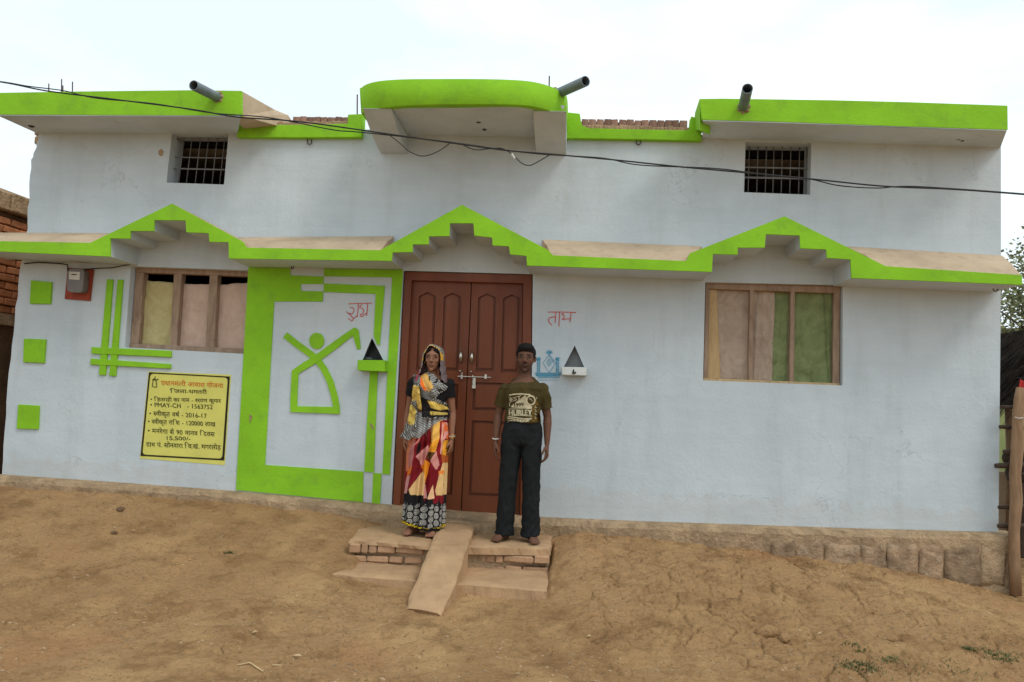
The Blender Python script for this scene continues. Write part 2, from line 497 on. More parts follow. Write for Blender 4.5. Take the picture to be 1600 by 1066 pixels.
def ground_z(x, y):
    return float(ground_base(np.array([x]), np.array([y]))[0])

def build_ground():
    def axis(a, b, step, far):
        mid = np.arange(a, b + 1e-6, step)
        g = step * 1.35 ** np.arange(1, 30)
        g = np.cumsum(g); g = g[g < far]
        return np.concatenate([(a - g)[::-1], mid, b + g])
    xs = axis(-4.9, 4.25, 0.0095, 900)
    ys = axis(-3.9, 0.1, 0.0095, 900)
    X, Y = np.meshgrid(xs, ys)
    Z = ground_base(X, Y)
    fine = sstep(-5.4, -4.9, X) * sstep(4.8, 4.25, X) * sstep(-4.5, -3.9, Y) * sstep(0.5, 0.1, Y)
    Z += 0.05 * (fbm(X * 0.8, Y * 0.8, 4, 3) - 0.5) * sstep(0.05, -0.5, Y)
    Z += fine * 0.009 * (fbm(X * 48, Y * 55, 2, 37) - 0.5)
    Z += fine * (0.050 * (fbm(X * 4.0, Y * 5.0, 4, 21) - 0.5) + 0.018 * (fbm(X * 18, Y * 22, 3, 33) - 0.5))
    # dried mud plates: cracked, with edges that curl or stand a little above the next plate
    wx = X + 0.10 * (fbm(X * 5, Y * 5, 3, 41) - 0.5); wy = Y + 0.10 * (fbm(X * 5, Y * 5, 3, 51) - 0.5)
    f1, f2, cid, dx, dy = worley(wx / 0.26, wy / 0.15, 2)
    mr = sstep(-0.15, 0.25, X) * sstep(-2.9, -1.9, Y) * sstep(0.46, 0.58, fbm(X * 1.4 + 9, Y * 1.9, 4, 61) + 0.16)
    ml = 0.55 * sstep(0.0, -0.5, X) * sstep(0.53, 0.63, fbm(X * 1.9, Y * 2.6, 4, 71))
    mask = fine * np.clip(mr + ml, 0, 1)
    edge = f2 - f1
    part = sstep(0.40, 0.56, fbm(X * 3.3, Y * 3.9, 3, 91))
    Z += mask * part * (-0.028 * np.exp(-(edge / 0.045) ** 2))
    Z += mask * (0.014 * (cid - 0.5) + 0.021 * (dx * (cid - 0.4) + dy * (0.55 - cid) * 1.6))
    g1, g2, gid, gx, gy = worley(wx / 0.085, wy / 0.065, 7)
    Z += mask * 0.009 * (gid - 0.5) - mask * 0.009 * np.exp(-((g2 - g1) / 0.09) ** 2)
    # small scuffs and pits everywhere
    h1, h2, hid, _, _ = worley(X / 0.16, Y / 0.10, 13)
    Z -= fine * 0.022 * sstep(0.24, 0.08, h1) * (hid > 0.78)
    nx, ny = len(xs), len(ys)
    idx = np.arange(nx * ny).reshape(ny, nx)
    q = np.stack([idx[:-1, :-1], idx[:-1, 1:], idx[1:, 1:], idx[1:, :-1]], -1).reshape(-1, 4)
    me = bpy.data.meshes.new('ground')
    me.vertices.add(nx * ny)
    me.vertices.foreach_set('co', np.stack([X, Y, Z], -1).ravel())
    me.loops.add(q.size); me.loops.foreach_set('vertex_index', q.ravel())
    me.polygons.add(len(q)); me.polygons.foreach_set('loop_start', np.arange(0, q.size, 4)); me.polygons.foreach_set('loop_total', np.full(len(q), 4))
    me.update(calc_edges=True)
    me.polygons.foreach_set('use_smooth', np.ones(len(q), bool))
    me.materials.append(M['earth'])
    o = link(bpy.data.objects.new('ground', me))
    tag(o, 'sloping bare brown earth with dried mud cracks before the house', kind='structure')
    return o, (xs, ys, Z)
ground, (GX, GY, GZ) = build_ground()
def gz(x, y):
    i = min(max(np.searchsorted(GX, x) - 1, 0), len(GX) - 2); j = min(max(np.searchsorted(GY, y) - 1, 0), len(GY) - 2)
    return float(GZ[j, i])

# ------------------------------------------------------------------ the house
house = thing('house', 'pale blue single storey house with lime green trim and brown double door', 'house', (-0.85, 0.1, 0.0))

# openings in the front wall, as seen in the photograph
H_WIN_L = [(204.5, 416), (388.5, 422.5), (381, 553), (195, 543)]
H_WIN_R = [(1102, 441), (1317, 445.5), (1316.5, 602.5), (1098.5, 594.5)]
H_DOOR = [(630.5, 423), (832.5, 428.5), (829, 809), (611, 798)]
H_VENT_L = [(268.5, 209), (357, 209.5), (350, 288.5), (260, 285.5)]
H_VENT_R = [(1165, 222), (1268, 223.5), (1266, 304.5), (1162.5, 300.5)]
H_NICHE_L = [(581, 528), (599.5, 564), (566.5, 563)]
H_NICHE_R = [(898, 540), (913, 574), (881, 573.5)]
rag = lambda pts: [(x + random.uniform(-1.6, 1.6), y) for x, y in pts]
def dense(pts, n):
    out = []
    for (a, b), (c, d) in zip(pts[:-1], pts[1:]):
        for k in range(n): out.append((a + (c - a) * k / n, b + (d - b) * k / n))
    return out + [pts[-1]]
left_edge = rag(dense([(62, 206), (57, 230), (50, 250), (46, 300), (43, 350), (39, 380), (33, 415), (25, 480), (17, 560), (9, 650), (3, 742)], 4))
foot = [(3, 742), (180, 754), (370, 768), (490, 779), (600, 788), (720, 801), (835, 808), (1000, 815), (1150, 820), (1360, 827), (1560, 832)]
outline = left_edge[:-1] + foot + [(1562, 640), (1564, 440), (1564, 226), (1096, 211), (1094, 207), (884, 204), (820, 200), (640, 200), (566, 203), (372, 202), (370, 205)]
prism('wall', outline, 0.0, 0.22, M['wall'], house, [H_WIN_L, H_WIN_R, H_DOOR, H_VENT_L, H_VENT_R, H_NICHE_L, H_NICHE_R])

XL, XR = float(at(3, 742)[0]), float(at(1562, 640)[0])
ZT = float(at(800, 205)[2])
# broken plaster edge at the left corner: rough masonry behind the paint
rc = MB()
for i in range(38):
    z = 0.0 + i * 0.092
    x0 = XL + 0.03 + 0.03 * random.random()
    rc.add(box_data((x0 - random.uniform(0.02, 0.07), 0.03 + 0.02 * random.random(), z), (x0 + 0.1, 0.215, z + 0.08)))
bevel(rc.build('corner_masonry', M['rough_cement'], house), 0.012, 1)
# side and back walls, roof slab: all unseen from the front but the house is closed
box('side_wall', (XL + 0.10, 0.225, -0.9), (XL + 0.30, 5.2, ZT - 0.12), M['cement'], house)
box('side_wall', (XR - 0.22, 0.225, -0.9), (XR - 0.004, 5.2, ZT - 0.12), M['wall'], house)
box('back_wall', (XL + 0.305, 5.0, -0.9), (XR - 0.225, 5.2, ZT - 0.12), M['cement'], house)
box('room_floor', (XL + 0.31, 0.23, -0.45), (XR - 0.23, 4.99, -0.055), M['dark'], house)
box('dark_backdrop', (XL + 0.31, 1.6, -0.05), (XR - 0.23, 1.64, ZT - 0.14), M['dark'], house)  # near-black sheet added to stand for the unlit depth of the room
box('vent_shade_strip', (XL + 0.31, 0.225, ZT - 0.125), (XR - 0.23, 0.298, ZT - 0.002), M['dark'], house)  # near-black strip added so the vents look dark inside
box('roof_slab', (XL + 0.1, 0.30, ZT - 0.115), (XR - 0.004, 5.2, ZT), M['cement'], house)

# --- plinth
def build_plinth():
    n = 420
    xs = np.linspace(XL - 0.02, XR + 0.10, n)
    fx = [at(x, y)[0] for x, y in foot]; fz = [at(x, y)[2] for x, y in foot]
    zt = np.interp(xs, fx, fz)
    prof = [(0.12, 0.004), (0.0, 0.004), (-0.05, 0.0), (-0.085, -0.012), (-0.105, -0.05), (-0.10, -0.12), (-0.085, -0.22), (-0.08, -0.75)]
    V, F = [], []
    for i, x in enumerate(xs):
        for k, (y, dz) in enumerate(prof):
            w = 1.0 if k >= 2 else 0.0
            a = w * 0.03 * (fbm(np.array([x * 9 + k * 3.3]), np.array([k * 1.7]), 4, 5)[0] - 0.5)
            b = w * 0.028 * (fbm(np.array([x * 12 + k * 7.7]), np.array([k * 2.9 + 20]), 4, 8)[0] - 0.5)
            V.append((x, y + a, zt[i] + dz + b))
    m = len(prof)
    for i in range(n - 1):
        for k in range(m - 1):
            a = i * m + k
            F.append((a, a + m, a + m + 1, a + 1))
    F.append(tuple(range(m))); F.append(tuple(reversed(range((n - 1) * m, n * m))))
    return fix_normals(mesh_obj('plinth', V, F, M['rough_cement'], house))
plinth = build_plinth()
# the stone blocks laid bare under the right half of the plinth
stx = [1205, 1243, 1288, 1346, 1386, 1437, 1475, 1533, 1574]
for i in range(len(stx) - 1):
    a, b = stx[i], stx[i + 1]
    top = 846 + (a - 1250) * 0.028 if i < 7 else 848
    bot = top + 66
    v, f = [], []
    nx, nz = 8, 7
    for j in range(nz + 1):
        for k in range(nx + 1):
            u, w = k / nx, j / nz
            p = at(a + 0.4 + (b - a - 0.8) * u + 5 * (w - .4) * math.sin(i * 2.4), top - 3 * math.sin(i * 1.7) + (bot - top) * w, -0.106)
            e = min(u, 1 - u, w * 1.2, (1 - w) * 1.2)
            d = 0.045 * (fbm(np.array([p[0] * 11]), np.array([p[2] * 11]), 4, i)[0] - 0.4) + 0.014 * (sstep(0.0, 0.10, e) - 1)
            v.append((p[0], p[1] - float(d), p[2]))
    for j in range(nz):
        for k in range(nx):
            q = j * (nx + 1) + k
            f.append((q, q + 1, q + nx + 2, q + nx + 1))
    m0 = len(v)
    ring = [k for k in range(nx + 1)] + [j * (nx + 1) + nx for j in range(1, nz + 1)] + [nz * (nx + 1) + k for k in range(nx - 1, -1, -1)] + [j * (nx + 1) for j in range(nz - 1, 0, -1)]
    v += [(v[r][0], -0.05, v[r][2]) for r in ring]
    for k in range(len(ring)):
        k2 = (k + 1) % len(ring)
        f.append((ring[k], m0 + k, m0 + k2, ring[k2]))
    f.append(tuple(m0 + k for k in range(len(ring))))
    fix_normals(mesh_obj('stone', v, f, M['stone'] if i < 7 else M['rough_cement'], plinth, smooth=True))

# --- the stepped sunshade over door and windows
YC = -0.45
hood_bottom = [(-45, 391), (172, 401), (172, 372.5), (203, 373), (204, 361), (240, 361), (241, 344), (290, 344.5), (291, 363), (326, 364.5), (327, 378), (357, 378.5),
               (357.4, 404), (611.8, 407.8), (613.5, 394.5), (644.5, 394), (645, 382), (669.6, 382), (670.2, 369.5), (702, 369), (703, 349), (739.6, 349), (741, 368), (769, 371.5),
               (769.7, 383.5), (795, 385), (797, 397.5), (822.5, 400), (823.4, 415), (1112.3, 425), (1114, 397), (1152.5, 398), (1153, 387), (1195, 387), (1196.7, 366), (1249.5, 368),
               (1250.5, 388), (1291, 390), (1292, 403), (1329, 405.5), (1330.5, 434.5), (1597, 445)]
hood_top = [(1597, 430), (1384, 416), (1226, 338), (1078, 396), (1072, 408), (863.6, 399), (857, 391), (722, 320), (594, 391), (593, 391), (385, 387), (379, 377.5), (269, 318), (141, 379.5), (139, 379.5), (-45, 376)]
def hood():
    # the concrete body, a little inside the green face; upward faces are bare cement
    v, f = prism_data([at(x, y, YC) for x, y in hood_bottom + hood_top], 0.0)
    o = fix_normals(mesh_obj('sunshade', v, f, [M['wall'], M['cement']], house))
    for p in o.data.polygons:
        if p.normal.z > 0.3: p.material_index = 1
    return o
shade = hood()
fas = prism('fascia', hood_bottom + hood_top, YC - 0.018, YC, M['green'], shade)
bevel(fas, 0.003, 1, 60)
def wedge(front, back, y0=YC + 0.004):
    """Sloping cement top between the gables: low at the front edge, high at the wall."""
    A = [at(x, y, y0) for x, y in front]; B = [at(x, y, -0.001) for x, y in back]
    n = 12
    v, f = [], []
    for i in range(n + 1):
        t = i / n
        a = A[0] * (1 - t) + A[1] * t; b = B[0] * (1 - t) + B[1] * t
        row = [a + (b - a) * k / 4 for k in range(5)]
        for k in range(1, 4): row[k][2] += 0.012 * (k == 2) + random.uniform(-0.003, 0.003)
        low = np.array([b[0], b[1], a[2] - 0.01]); lowa = np.array([a[0], a[1], a[2] - 0.01])
        for p in row + [low, lowa]: v.append(tuple(p))
    for i in range(n):
        for k in range(7):
            p, q = i * 7 + k, i * 7 + (k + 1) % 7
            f.append((p, p + 7, q + 7, q))
    f.append(tuple(range(7))); f.append(tuple(reversed(range(n * 7, n * 7 + 7))))
    return fix_normals(mesh_obj('sloping_top', v, f, M['cement'], shade, smooth=False))
wedge([(-45, 377), (142, 380.5)], [(0, 363.5), (176, 364.5)])
wedge([(383, 387.5), (594, 391.5)], [(372, 371), (615, 369)])
wedge([(862, 399.5), (1073, 408.5)], [(848, 374.5), (1096, 385)])
wedge([(1382, 417), (1596.5, 430.5)], [(1322, 385), (1566, 399.5)])

# --- roof overhangs and parapets
YR = -0.48
def roof_part(band, yb):
    """A raised green parapet face on a thin overhanging slab."""
    return prism('parapet', band, YR, yb, M['green'], house, bev=0.006, seg=1)
bandL = [(-6, 145.2), (120, 143), (300, 141), (377, 142), (377, 180.5), (200, 180), (-6, 179)]
pl = roof_part(bandL, YR + 0.035)
bandR = [(1093, 154.5), (1130, 154), (1300, 156.5), (1420, 159.5), (1574.5, 165), (1575, 203), (1400, 197.5), (1230, 191), (1097, 187.5)]
pr = roof_part(bandR, YR + 0.035)
def slab(front, back, t=0.11, yf=YR + 0.004):
    """Overhanging roof slab: underside from the parapet's foot to the wall."""
    A = [at(x, y, yf) for x, y in front]; B = [at(x, y, 0.0) for x, y in back]
    v = [(p[0], p[1], p[2] - 0.006) for p in A] + [tuple(p) for p in B[::-1]]
    n = len(v)
    v += [(p[0], p[1], p[2] + t) for p in v]
    f = [tuple(range(n)), tuple(reversed(range(n, 2 * n)))] + [(i, (i + 1) % n, (i + 1) % n + n, i + n) for i in range(n)]
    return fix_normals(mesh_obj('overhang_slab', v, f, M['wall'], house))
slab([(-4, 179.6), (100, 180.2), (200, 180.6), (376.5, 181)], [(57, 208), (150, 208.5), (230, 209), (371, 210)])
slab([(1098, 188), (1230, 191.5), (1400, 198), (1573, 203.3)], [(1097, 217), (1250, 221.5), (1400, 226), (1563, 231)])
# bare cement return at the inner end of the left parapet, slanting back to the brick course
ra = [at(377.3, 142.3, YR + 0.03), at(430, 172, 0.02), at(450, 180, 0.12), at(456, 189, 0.13), at(457, 203, 0.13), at(395, 203, 0.0), at(377.3, 181, YR + 0.03)]
v = [tuple(p) for p in ra] + [(p[0] - 0.10, p[1] + 0.10, p[2]) for p in ra]
fix_normals(mesh_obj('parapet_return', v, [(0, 1, 2, 3, 4, 5, 6), (13, 12, 11, 10, 9, 8, 7)] + [(i, (i + 1) % 7, (i + 1) % 7 + 7, i + 7) for i in range(7)], M['cement'], house))
rb = [at(1093, 155, YR + 0.03), at(1086, 176, -0.1), at(1085, 184, 0.10), at(1085, 203, 0.10), at(1094, 203, YR + 0.03)]
v = [tuple(p) for p in rb] + [(p[0] + 0.10, p[1] + 0.10, p[2]) for p in rb]
fix_normals(mesh_obj('parapet_return', v, [(0, 1, 2, 3, 4), (9, 8, 7, 6, 5)] + [(i, (i + 1) % 5, (i + 1) % 5 + 5, i + 5) for i in range(5)], M['green'], house))
# low green bands either side of the balcony
lowL = [(369, 180.8), (386.5, 181), (388, 195.5), (460, 195), (543, 193.2), (543.5, 179), (566, 178), (565, 214.5), (470, 215), (370, 214)]
prism('low_parapet', lowL, -0.055, 0.06, M['green'], house, bev=0.004, seg=1)
lowR = [(883, 175), (906, 177.5), (909, 196), (920, 200.5), (1073, 204), (1078, 201), (1080, 181.5), (1096, 187), (1096.5, 220), (1000, 218), (884, 216)]
prism('low_parapet', lowR, -0.055, 0.06, M['green'], house, bev=0.004, seg=1)
# rough mortar lips on the low parapets
for x0, x1, ya, yb_ in ((388, 543, 194.5, 192.2), (910, 1076, 198, 202.5)):
    mb = MB(); n = 26
    for i in range(n):
        t = i / n
        p = at(x0 + (x1 - x0) * t, ya + (yb_ - ya) * t, -0.04); q = at(x0 + (x1 - x0) * (i + 1) / n, ya + (yb_ - ya) * t, -0.04)
        mb.add(box_data((p[0], -0.045 - 0.006 * random.random(), p[2] - 0.02), (q[0] + 0.004, 0.055, p[2] + 0.012 + 0.016 * random.random())))
    bevel(mb.build('mortar_lip', M['rough_cement'], house), 0.006, 1)

# --- the broken brick course on the roof edge: bricks on edge
def brick_mesh(l, w, h, seed, mat, r=0.006, name='brick'):
    me = bpy.data.meshes.new(name)
    bm = bmesh.new()
    v, f = box_data((-l / 2, -w / 2, -h / 2), (l / 2, w / 2, h / 2))
    bv = [bm.verts.new(p) for p in v]
    for q in f: bm.faces.new([bv[i] for i in q])
    bmesh.ops.bevel(bm, geom=bm.edges[:], offset=r, segments=1, affect='EDGES')
    rr = random.Random(seed)
    for x in bm.verts: x.co += Vector((rr.uniform(-1, 1), rr.uniform(-1, 1), rr.uniform(-1, 1))) * 0.0035
    bm.to_mesh(me); bm.free()
    me.materials.append(mat)
    return me
edge_bricks = [brick_mesh(0.067, 0.11, 0.105, k, M['old_brick'], 0.005) for k in range(4)]
def brick_row(x0, x1, ya, yb_, yy):
    p, q = at(x0, ya, yy), at(x1, yb_, yy)
    n = int((q[0] - p[0]) / 0.068)
    base = mesh_obj('brick_course', *box_data((p[0], yy + 0.012, p[2] - 0.12), (q[0], yy + 0.10, p[2] - 0.02)), M['rough_cement'], house)
    for i in range(n):
        t = (i + 0.5) / n
        c = p + (q - p) * t
        o = link(bpy.data.objects.new('brick', edge_bricks[i % 4]))
        o.location = (c[0], yy + 0.05, c[2] - 0.052 + random.uniform(-0.007, 0.005))
        o.rotation_euler = (random.uniform(-.05, .05), random.uniform(-.06, .06), random.uniform(-.06, .06))
        adopt(o, base)
brick_row(458, 545, 183, 183, 0.10)
brick_row(908, 1074, 186.5, 188, 0.10)

# --- the rounded balcony front
YB = -0.79
def balcony():
    ztop, zbot = float(at(740, 123.5, YB)[2]), float(at(735, 163.2, YB)[2])
    def ring(P, z):
        Q = [(*plan(x, y, z), z) for x, y in P]
        return [(Q[0][0], 0.0, z)] + Q + [(Q[-1][0] + 0.005, 0.0, z)]
    top = ring([(563.5, 143), (566, 136), (576, 130.5), (596, 126.3), (630, 124), (680, 123.4), (740, 123.4), (795, 124.6), (832, 127.8), (860, 135), (877, 143.5), (886, 152)], ztop)
    bot = ring([(565.5, 179), (569, 176), (577, 173.2), (596, 169), (628, 165.4), (680, 163.5), (740, 163), (795, 163.4), (830, 166), (857, 172.6), (874, 179.5), (884.5, 186)], zbot)
    # resample on a smooth curve
    def smooth(P, n=64):
        P = np.array(P); t = np.linspace(0, 1, len(P)); T = np.linspace(0, 1, n)
        out = []
        for x in T:
            k = min(int(x * (len(P) - 1)), len(P) - 2); u = x * (len(P) - 1) - k
            p0, p1, p2, p3 = P[max(k - 1, 0)], P[k], P[k + 1], P[min(k + 2, len(P) - 1)]
            out.append(0.5 * (2 * p1 + (p2 - p0) * u + (2 * p0 - 5 * p1 + 4 * p2 - p3) * u ** 2 + (3 * p1 - p0 - 3 * p2 + p3) * u ** 3))
        return np.array(out)
    T, B = smooth(top), smooth(bot)
    n = len(T)
    cen = T.mean(0); cen[1] = 0
    V, F = [], []
    for i in range(n):
        inw = np.array([cen[0] - T[i][0], -0.3 - T[i][1], 0.0]); inw = inw / (np.linalg.norm(inw) + 1e-9) * 0.08
        V += [tuple(T[i]), tuple(B[i]), tuple(B[i] + inw), tuple(T[i] + inw)]
    for i in range(n - 1):
        a = i * 4
        for k in range(4): F.append((a + k, a + (k + 1) % 4, a + 4 + (k + 1) % 4, a + 4 + k))
    F.append((3, 2, 1, 0)); F.append(tuple((n - 1) * 4 + k for k in range(4)))
    o = fix_normals(mesh_obj('balcony_parapet', V, F, M['green'], house, smooth=True))
    bevel(o, 0.006, 1, 60)
    # slab
    zs = float(np.median(B[:, 2]))
    v = [(B[i][0] * 0.992 + cen[0] * 0.008, B[i][1] * 0.985, B[i][2] + 0.003) for i in range(n)]
    v[0] = (v[0][0], 0.0, v[0][2]); v[-1] = (v[-1][0], 0.0, v[-1][2])
    v2 = [(p[0], p[1], p[2] + 0.09) for p in v]
    # fan from the wall's middle keeps the curved underside well behaved
    vv = v + v2 + [(cen[0], 0.0, zs), (cen[0], 0.0, zs + 0.09)]
    f = [(i + 1, i, 2 * n) for i in range(n - 1)] + [(n + i, n + i + 1, 2 * n + 1) for i in range(n - 1)] + [(i, i + 1, n + i + 1, n + i) for i in range(n - 1)]
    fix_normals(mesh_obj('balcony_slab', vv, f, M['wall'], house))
    # curved brackets
    def bracket(px0, px1, wall_y):
        x0, x1 = float(at(px0, 235)[0]), float(at(px1, 235)[0])
        zb = float(at(0.5 * (px0 + px1), wall_y)[2])
        prof = [(0.0, zs - 0.003), (-0.67, zs - 0.003)]
        for k in range(13):
            t = k / 12
            prof.append((-0.655 * (1 - t) ** 1.3 - 0.012, zs - (zs - zb) * (1 - (1 - t) ** 2.0) ** 0.9))
        prof.append((0.0, zb))
        m = len(prof)
        v = [(x0, y, z) for y, z in prof] + [(x1, y, z) for y, z in prof]
        f = [tuple(range(m)), tuple(reversed(range(m, 2 * m)))] + [(i, i + m, (i + 1) % m + m, (i + 1) % m) for i in range(m)]
        fix_normals(mesh_obj('balcony_bracket', v, f, M['wall'], house))
    bracket(596, 637, 240); bracket(838.5, 885, 240)
balcony()

# drain pipes
def pipe(base, tip, r=0.043):
    a, b = at(*base), at(*tip)
    n = 16
    d = (b - a) / np.linalg.norm(b - a)
    s = np.cross(d, [0, 0, 1.0]); s /= np.linalg.norm(s); u = np.cross(s, d)
    V, F = [], []
    rings = [(a, r), (b, r), (b, r * 0.86), (a + d * 0.03, r * 0.86)]
    for c, rr in rings:
        for k in range(n):
            th = 2 * PI * k / n
            V.append(tuple(c + rr * (math.cos(th) * s + math.sin(th) * u)))
    for j in range(3):
        for k in range(n):
            F.append((j * n + k, j * n + (k + 1) % n, (j + 1) * n + (k + 1) % n, (j + 1) * n + k))
    F.append(tuple(range(3 * n, 4 * n)))
    o = fix_normals(mesh_obj('drain_pipe', V, F, M['pvc'], house))
    # mortar round the hole
    m = MB()
    for k in range(7):
        th = 2 * PI * k / 7 + 0.3
        m.add(ball_data(a + d * 0.012 + 0.043 * (math.cos(th) * s + math.sin(th) * u), (0.022, 0.018, 0.02), 8, 5))
    m.build('mortar_collar', M['rough_cement'], o, smooth=True)
    return o
pipe((341, 153, -0.46), (302.5, 133.5, -0.82))
pipe((868, 148, -0.46), (915, 127, -0.82))
pipe((1161, 169, -0.46), (1168, 138.5, -0.82))

# rebar, soffit hooks and dark spots for holes
for px, y0, y1, Y in ((76, 150, 131, 0.4), (96, 150, 124, 0.4), (98, 150, 134, 0.55), (113, 150, 128, 0.4), (558, 190, 148, 0.05), (858, 140, 119, 0.3)):
    tube('rebar', [at(px, y0 + 8, Y), at(px + 0.3, y1, Y)], 0.0065, M['rust'], house, 6)
def hook(px, py, Y, s=0.02):
    c = at(px, py, Y)
    pts = [(c[0] - s, c[1], c[2] + 0.035), (c[0] - s, c[1], c[2]), (c[0] - s * .5, c[1], c[2] - s * .8), (c[0] + s * .5, c[1], c[2] - s * .8), (c[0] + s, c[1], c[2]), (c[0] + s, c[1], c[2] + 0.03)]
    tube('hook', pts, 0.005, M['rust'], house, 6)
hook(483.5, 223, -0.02); hook(997.5, 223.5, -0.02); hook(1498, 215.5, -0.2); hook(1555.5, 452, -0.2); hook(457, 419, -0.1, 0.01)
def chip(poly, Y, mat, name='plaster_chip', d=0.004):
    prism(name, poly, Y - d, Y + 0.003, mat, house)
chip([(247, 236), (252, 233), (256, 237), (253, 244), (249, 243)], 0.0, M['rough_cement'])
chip([(390, 648), (394, 650), (392, 656), (390, 661)], -0.012, M['rough_cement'])
chip([(577, 660), (582, 664), (584, 672), (580, 668)], -0.012, M['rough_cement'])
for px, py, Y, rr in ((748, 190, -0.37, 0.03), (757, 202, -0.2, 0.022), (49, 197, -0.2, 0.03), (1504, 219, -0.17, 0.02)):
    c = at(px, py, Y)
    v, f = ball_data(c, (rr, rr, 0.014), 9, 5)
    mesh_obj('hole_shade_spot', v, f, M['near_black'], house)  # solid dark lens; the shade inside the hole is only its colour

# --- painted and raised green decoration
def deco(name, poly, d=0.010, mat='green', label=None):
    o = prism(name, poly, -d, 0.004, M[mat], house)
    if d > 0.012: bevel(o, 0.003, 1, 50)
    if label: o['label'] = label
    return o
for q in ([(48, 438), (80.5, 441), (78.5, 475), (46, 474.5)], [(37, 529), (71, 530.5), (68.5, 567.5), (35.5, 566)], [(28, 632), (60.5, 634), (59, 671), (25.5, 670)]):
    deco('green_square', q, 0.020)
deco('trim_bar', [(166.5, 436.3), (176.2, 436.8), (164.5, 586.5), (154, 586)], 0.018)
deco('trim_bar', [(183.6, 436.8), (191.9, 436.9), (180.4, 588.2), (170.2, 587)], 0.018)
deco('trim_bar', [(142.4, 542.3), (267, 548.2), (267, 558.1), (142.6, 552.8)], 0.022)
deco('trim_bar', [(141.3, 560.3), (266, 568.8), (266, 576.2), (140.7, 569.8)], 0.022)
z6 = lambda P: [(360 + x / 2.6, 390 + y / 2.6) for x, y in P]
deco('mural_border', z6([(73, 72), (242, 76), (242, 105), (378, 110), (376, 140), (285, 140), (285, 168), (376, 170), (374, 211), (177, 211), (140, 875), (540, 903), (537, 1026), (22, 977)]))
deco('mural_border', z6([(380, 78), (701, 83), (646, 915), (617, 912), (657, 113), (380, 108)]))
deco('mural_border', z6([(379.5, 138), (627, 147), (606, 388), (596, 385), (582, 352), (590, 180), (379, 172)]), 0.012)
deco('mural_border', z6([(567, 485), (598, 490), (582, 906), (543, 902)]), 0.012)
deco('mural_border', z6([(580, 908), (613, 910), (607, 1041), (574, 1037)]))
def ribbon(pts, w):
    pts = np.array(pts, float)
    L, R = [], []
    for i, p in enumerate(pts):
        t = pts[min(i + 1, len(pts) - 1)] - pts[max(i - 1, 0)]
        t /= np.linalg.norm(t); nrm = np.array([-t[1], t[0]])
        ww = w if not hasattr(w, '__len__') else w[i]
        L.append(tuple(p + nrm * ww / 2)); R.append(tuple(p - nrm * ww / 2))
    return L + R[::-1]
def blob(c, r, n=22): return [(c[0] + r[0] * math.cos(2 * PI * k / n), c[1] + r[1] * math.sin(2 * PI * k / n)) for k in range(n)]
emb = MB()
def emb_add(P, d):
    v, f = prism_data([at(x, y, -d) for x, y in z6(P)], 0.004); emb.add((v, f))
emb_add(blob((350, 371), (30, 33)), 0.012)
emb_add(ribbon([(222, 347), (268, 384), (316, 418), (350, 444), (378, 483), (404, 535), (421, 592), (430, 640), (431, 668)], 26), 0.012)
emb_add(ribbon([(508, 326), (470, 354), (428, 386), (388, 415), (345, 446), (305, 470), (258, 500)], [22, 26, 28, 29, 29, 28, 24]), 0.0135)
emb_add([(488, 332), (510, 318), (520, 328), (529, 402), (515, 406), (499, 356)], 0.011)
emb_add(ribbon([(263, 492), (259, 560), (257, 610), (257, 660)], 27), 0.0128)
emb_add([(244, 636), (441, 640), (440, 668), (243, 660)], 0.0143)
emo = fix_normals(emb.build('figure_emblem', M['green'], house))

# lamp niches with their ledges
def niche(hole, ledge_front, ledge_mat, back_mat, yl, depth):
    p = [at(x, y, 0.0) for x, y in hole]
    v = [(q[0], 0.003, q[2]) for q in p] + [(q[0], depth, q[2]) for q in p]
    f = [(3, 4, 5), (0, 1, 4, 3), (1, 2, 5, 4), (2, 0, 3, 5)]
    o = mesh_obj('lamp_niche', v, f, back_mat, house)
    bm = bmesh.new(); bm.from_mesh(o.data)
    bmesh.ops.scale(bm, vec=(0.985, 1, 0.985), verts=bm.verts, space=Matrix.Translation(-Vector(np.mean(p, 0))))
    bm.to_mesh(o.data); bm.free()
    prism('ledge', ledge_front, -yl, -0.001, ledge_mat, o, bev=0.004, seg=2)
    return o
nl = niche(H_NICHE_L, [(558.5, 562.5), (602, 563), (601.5, 581), (558.5, 579)], M['green'], M['near_black'], 0.12, 0.12)
nr = niche(H_NICHE_R, [(878, 573.5), (916.5, 574), (916.5, 587), (878, 586)], M['white'], M['grey_plaster'], 0.12, 0.075)
mb = MB()
mb.add(tube_data([at(896, 584.5, -0.124), at(896, 577, -0.124)], [0.012, 0.003], 8)); mb.add(tube_data([at(895, 584, -0.124), at(900, 582, -0.124)], [0.005, 0.008], 8))
mb.build('soot_mark', M['near_black'], nr)
mb = MB()
mb.add(ball_data(at(577, 561, -0.06), (0.03, 0.03, 0.014), 12, 6)); mb.add(ball_data(at(573, 560, -0.05), (0.012, 0.012, 0.01), 8, 5))
mb.build('clay_lamp', M['near_black'], nl, smooth=True)

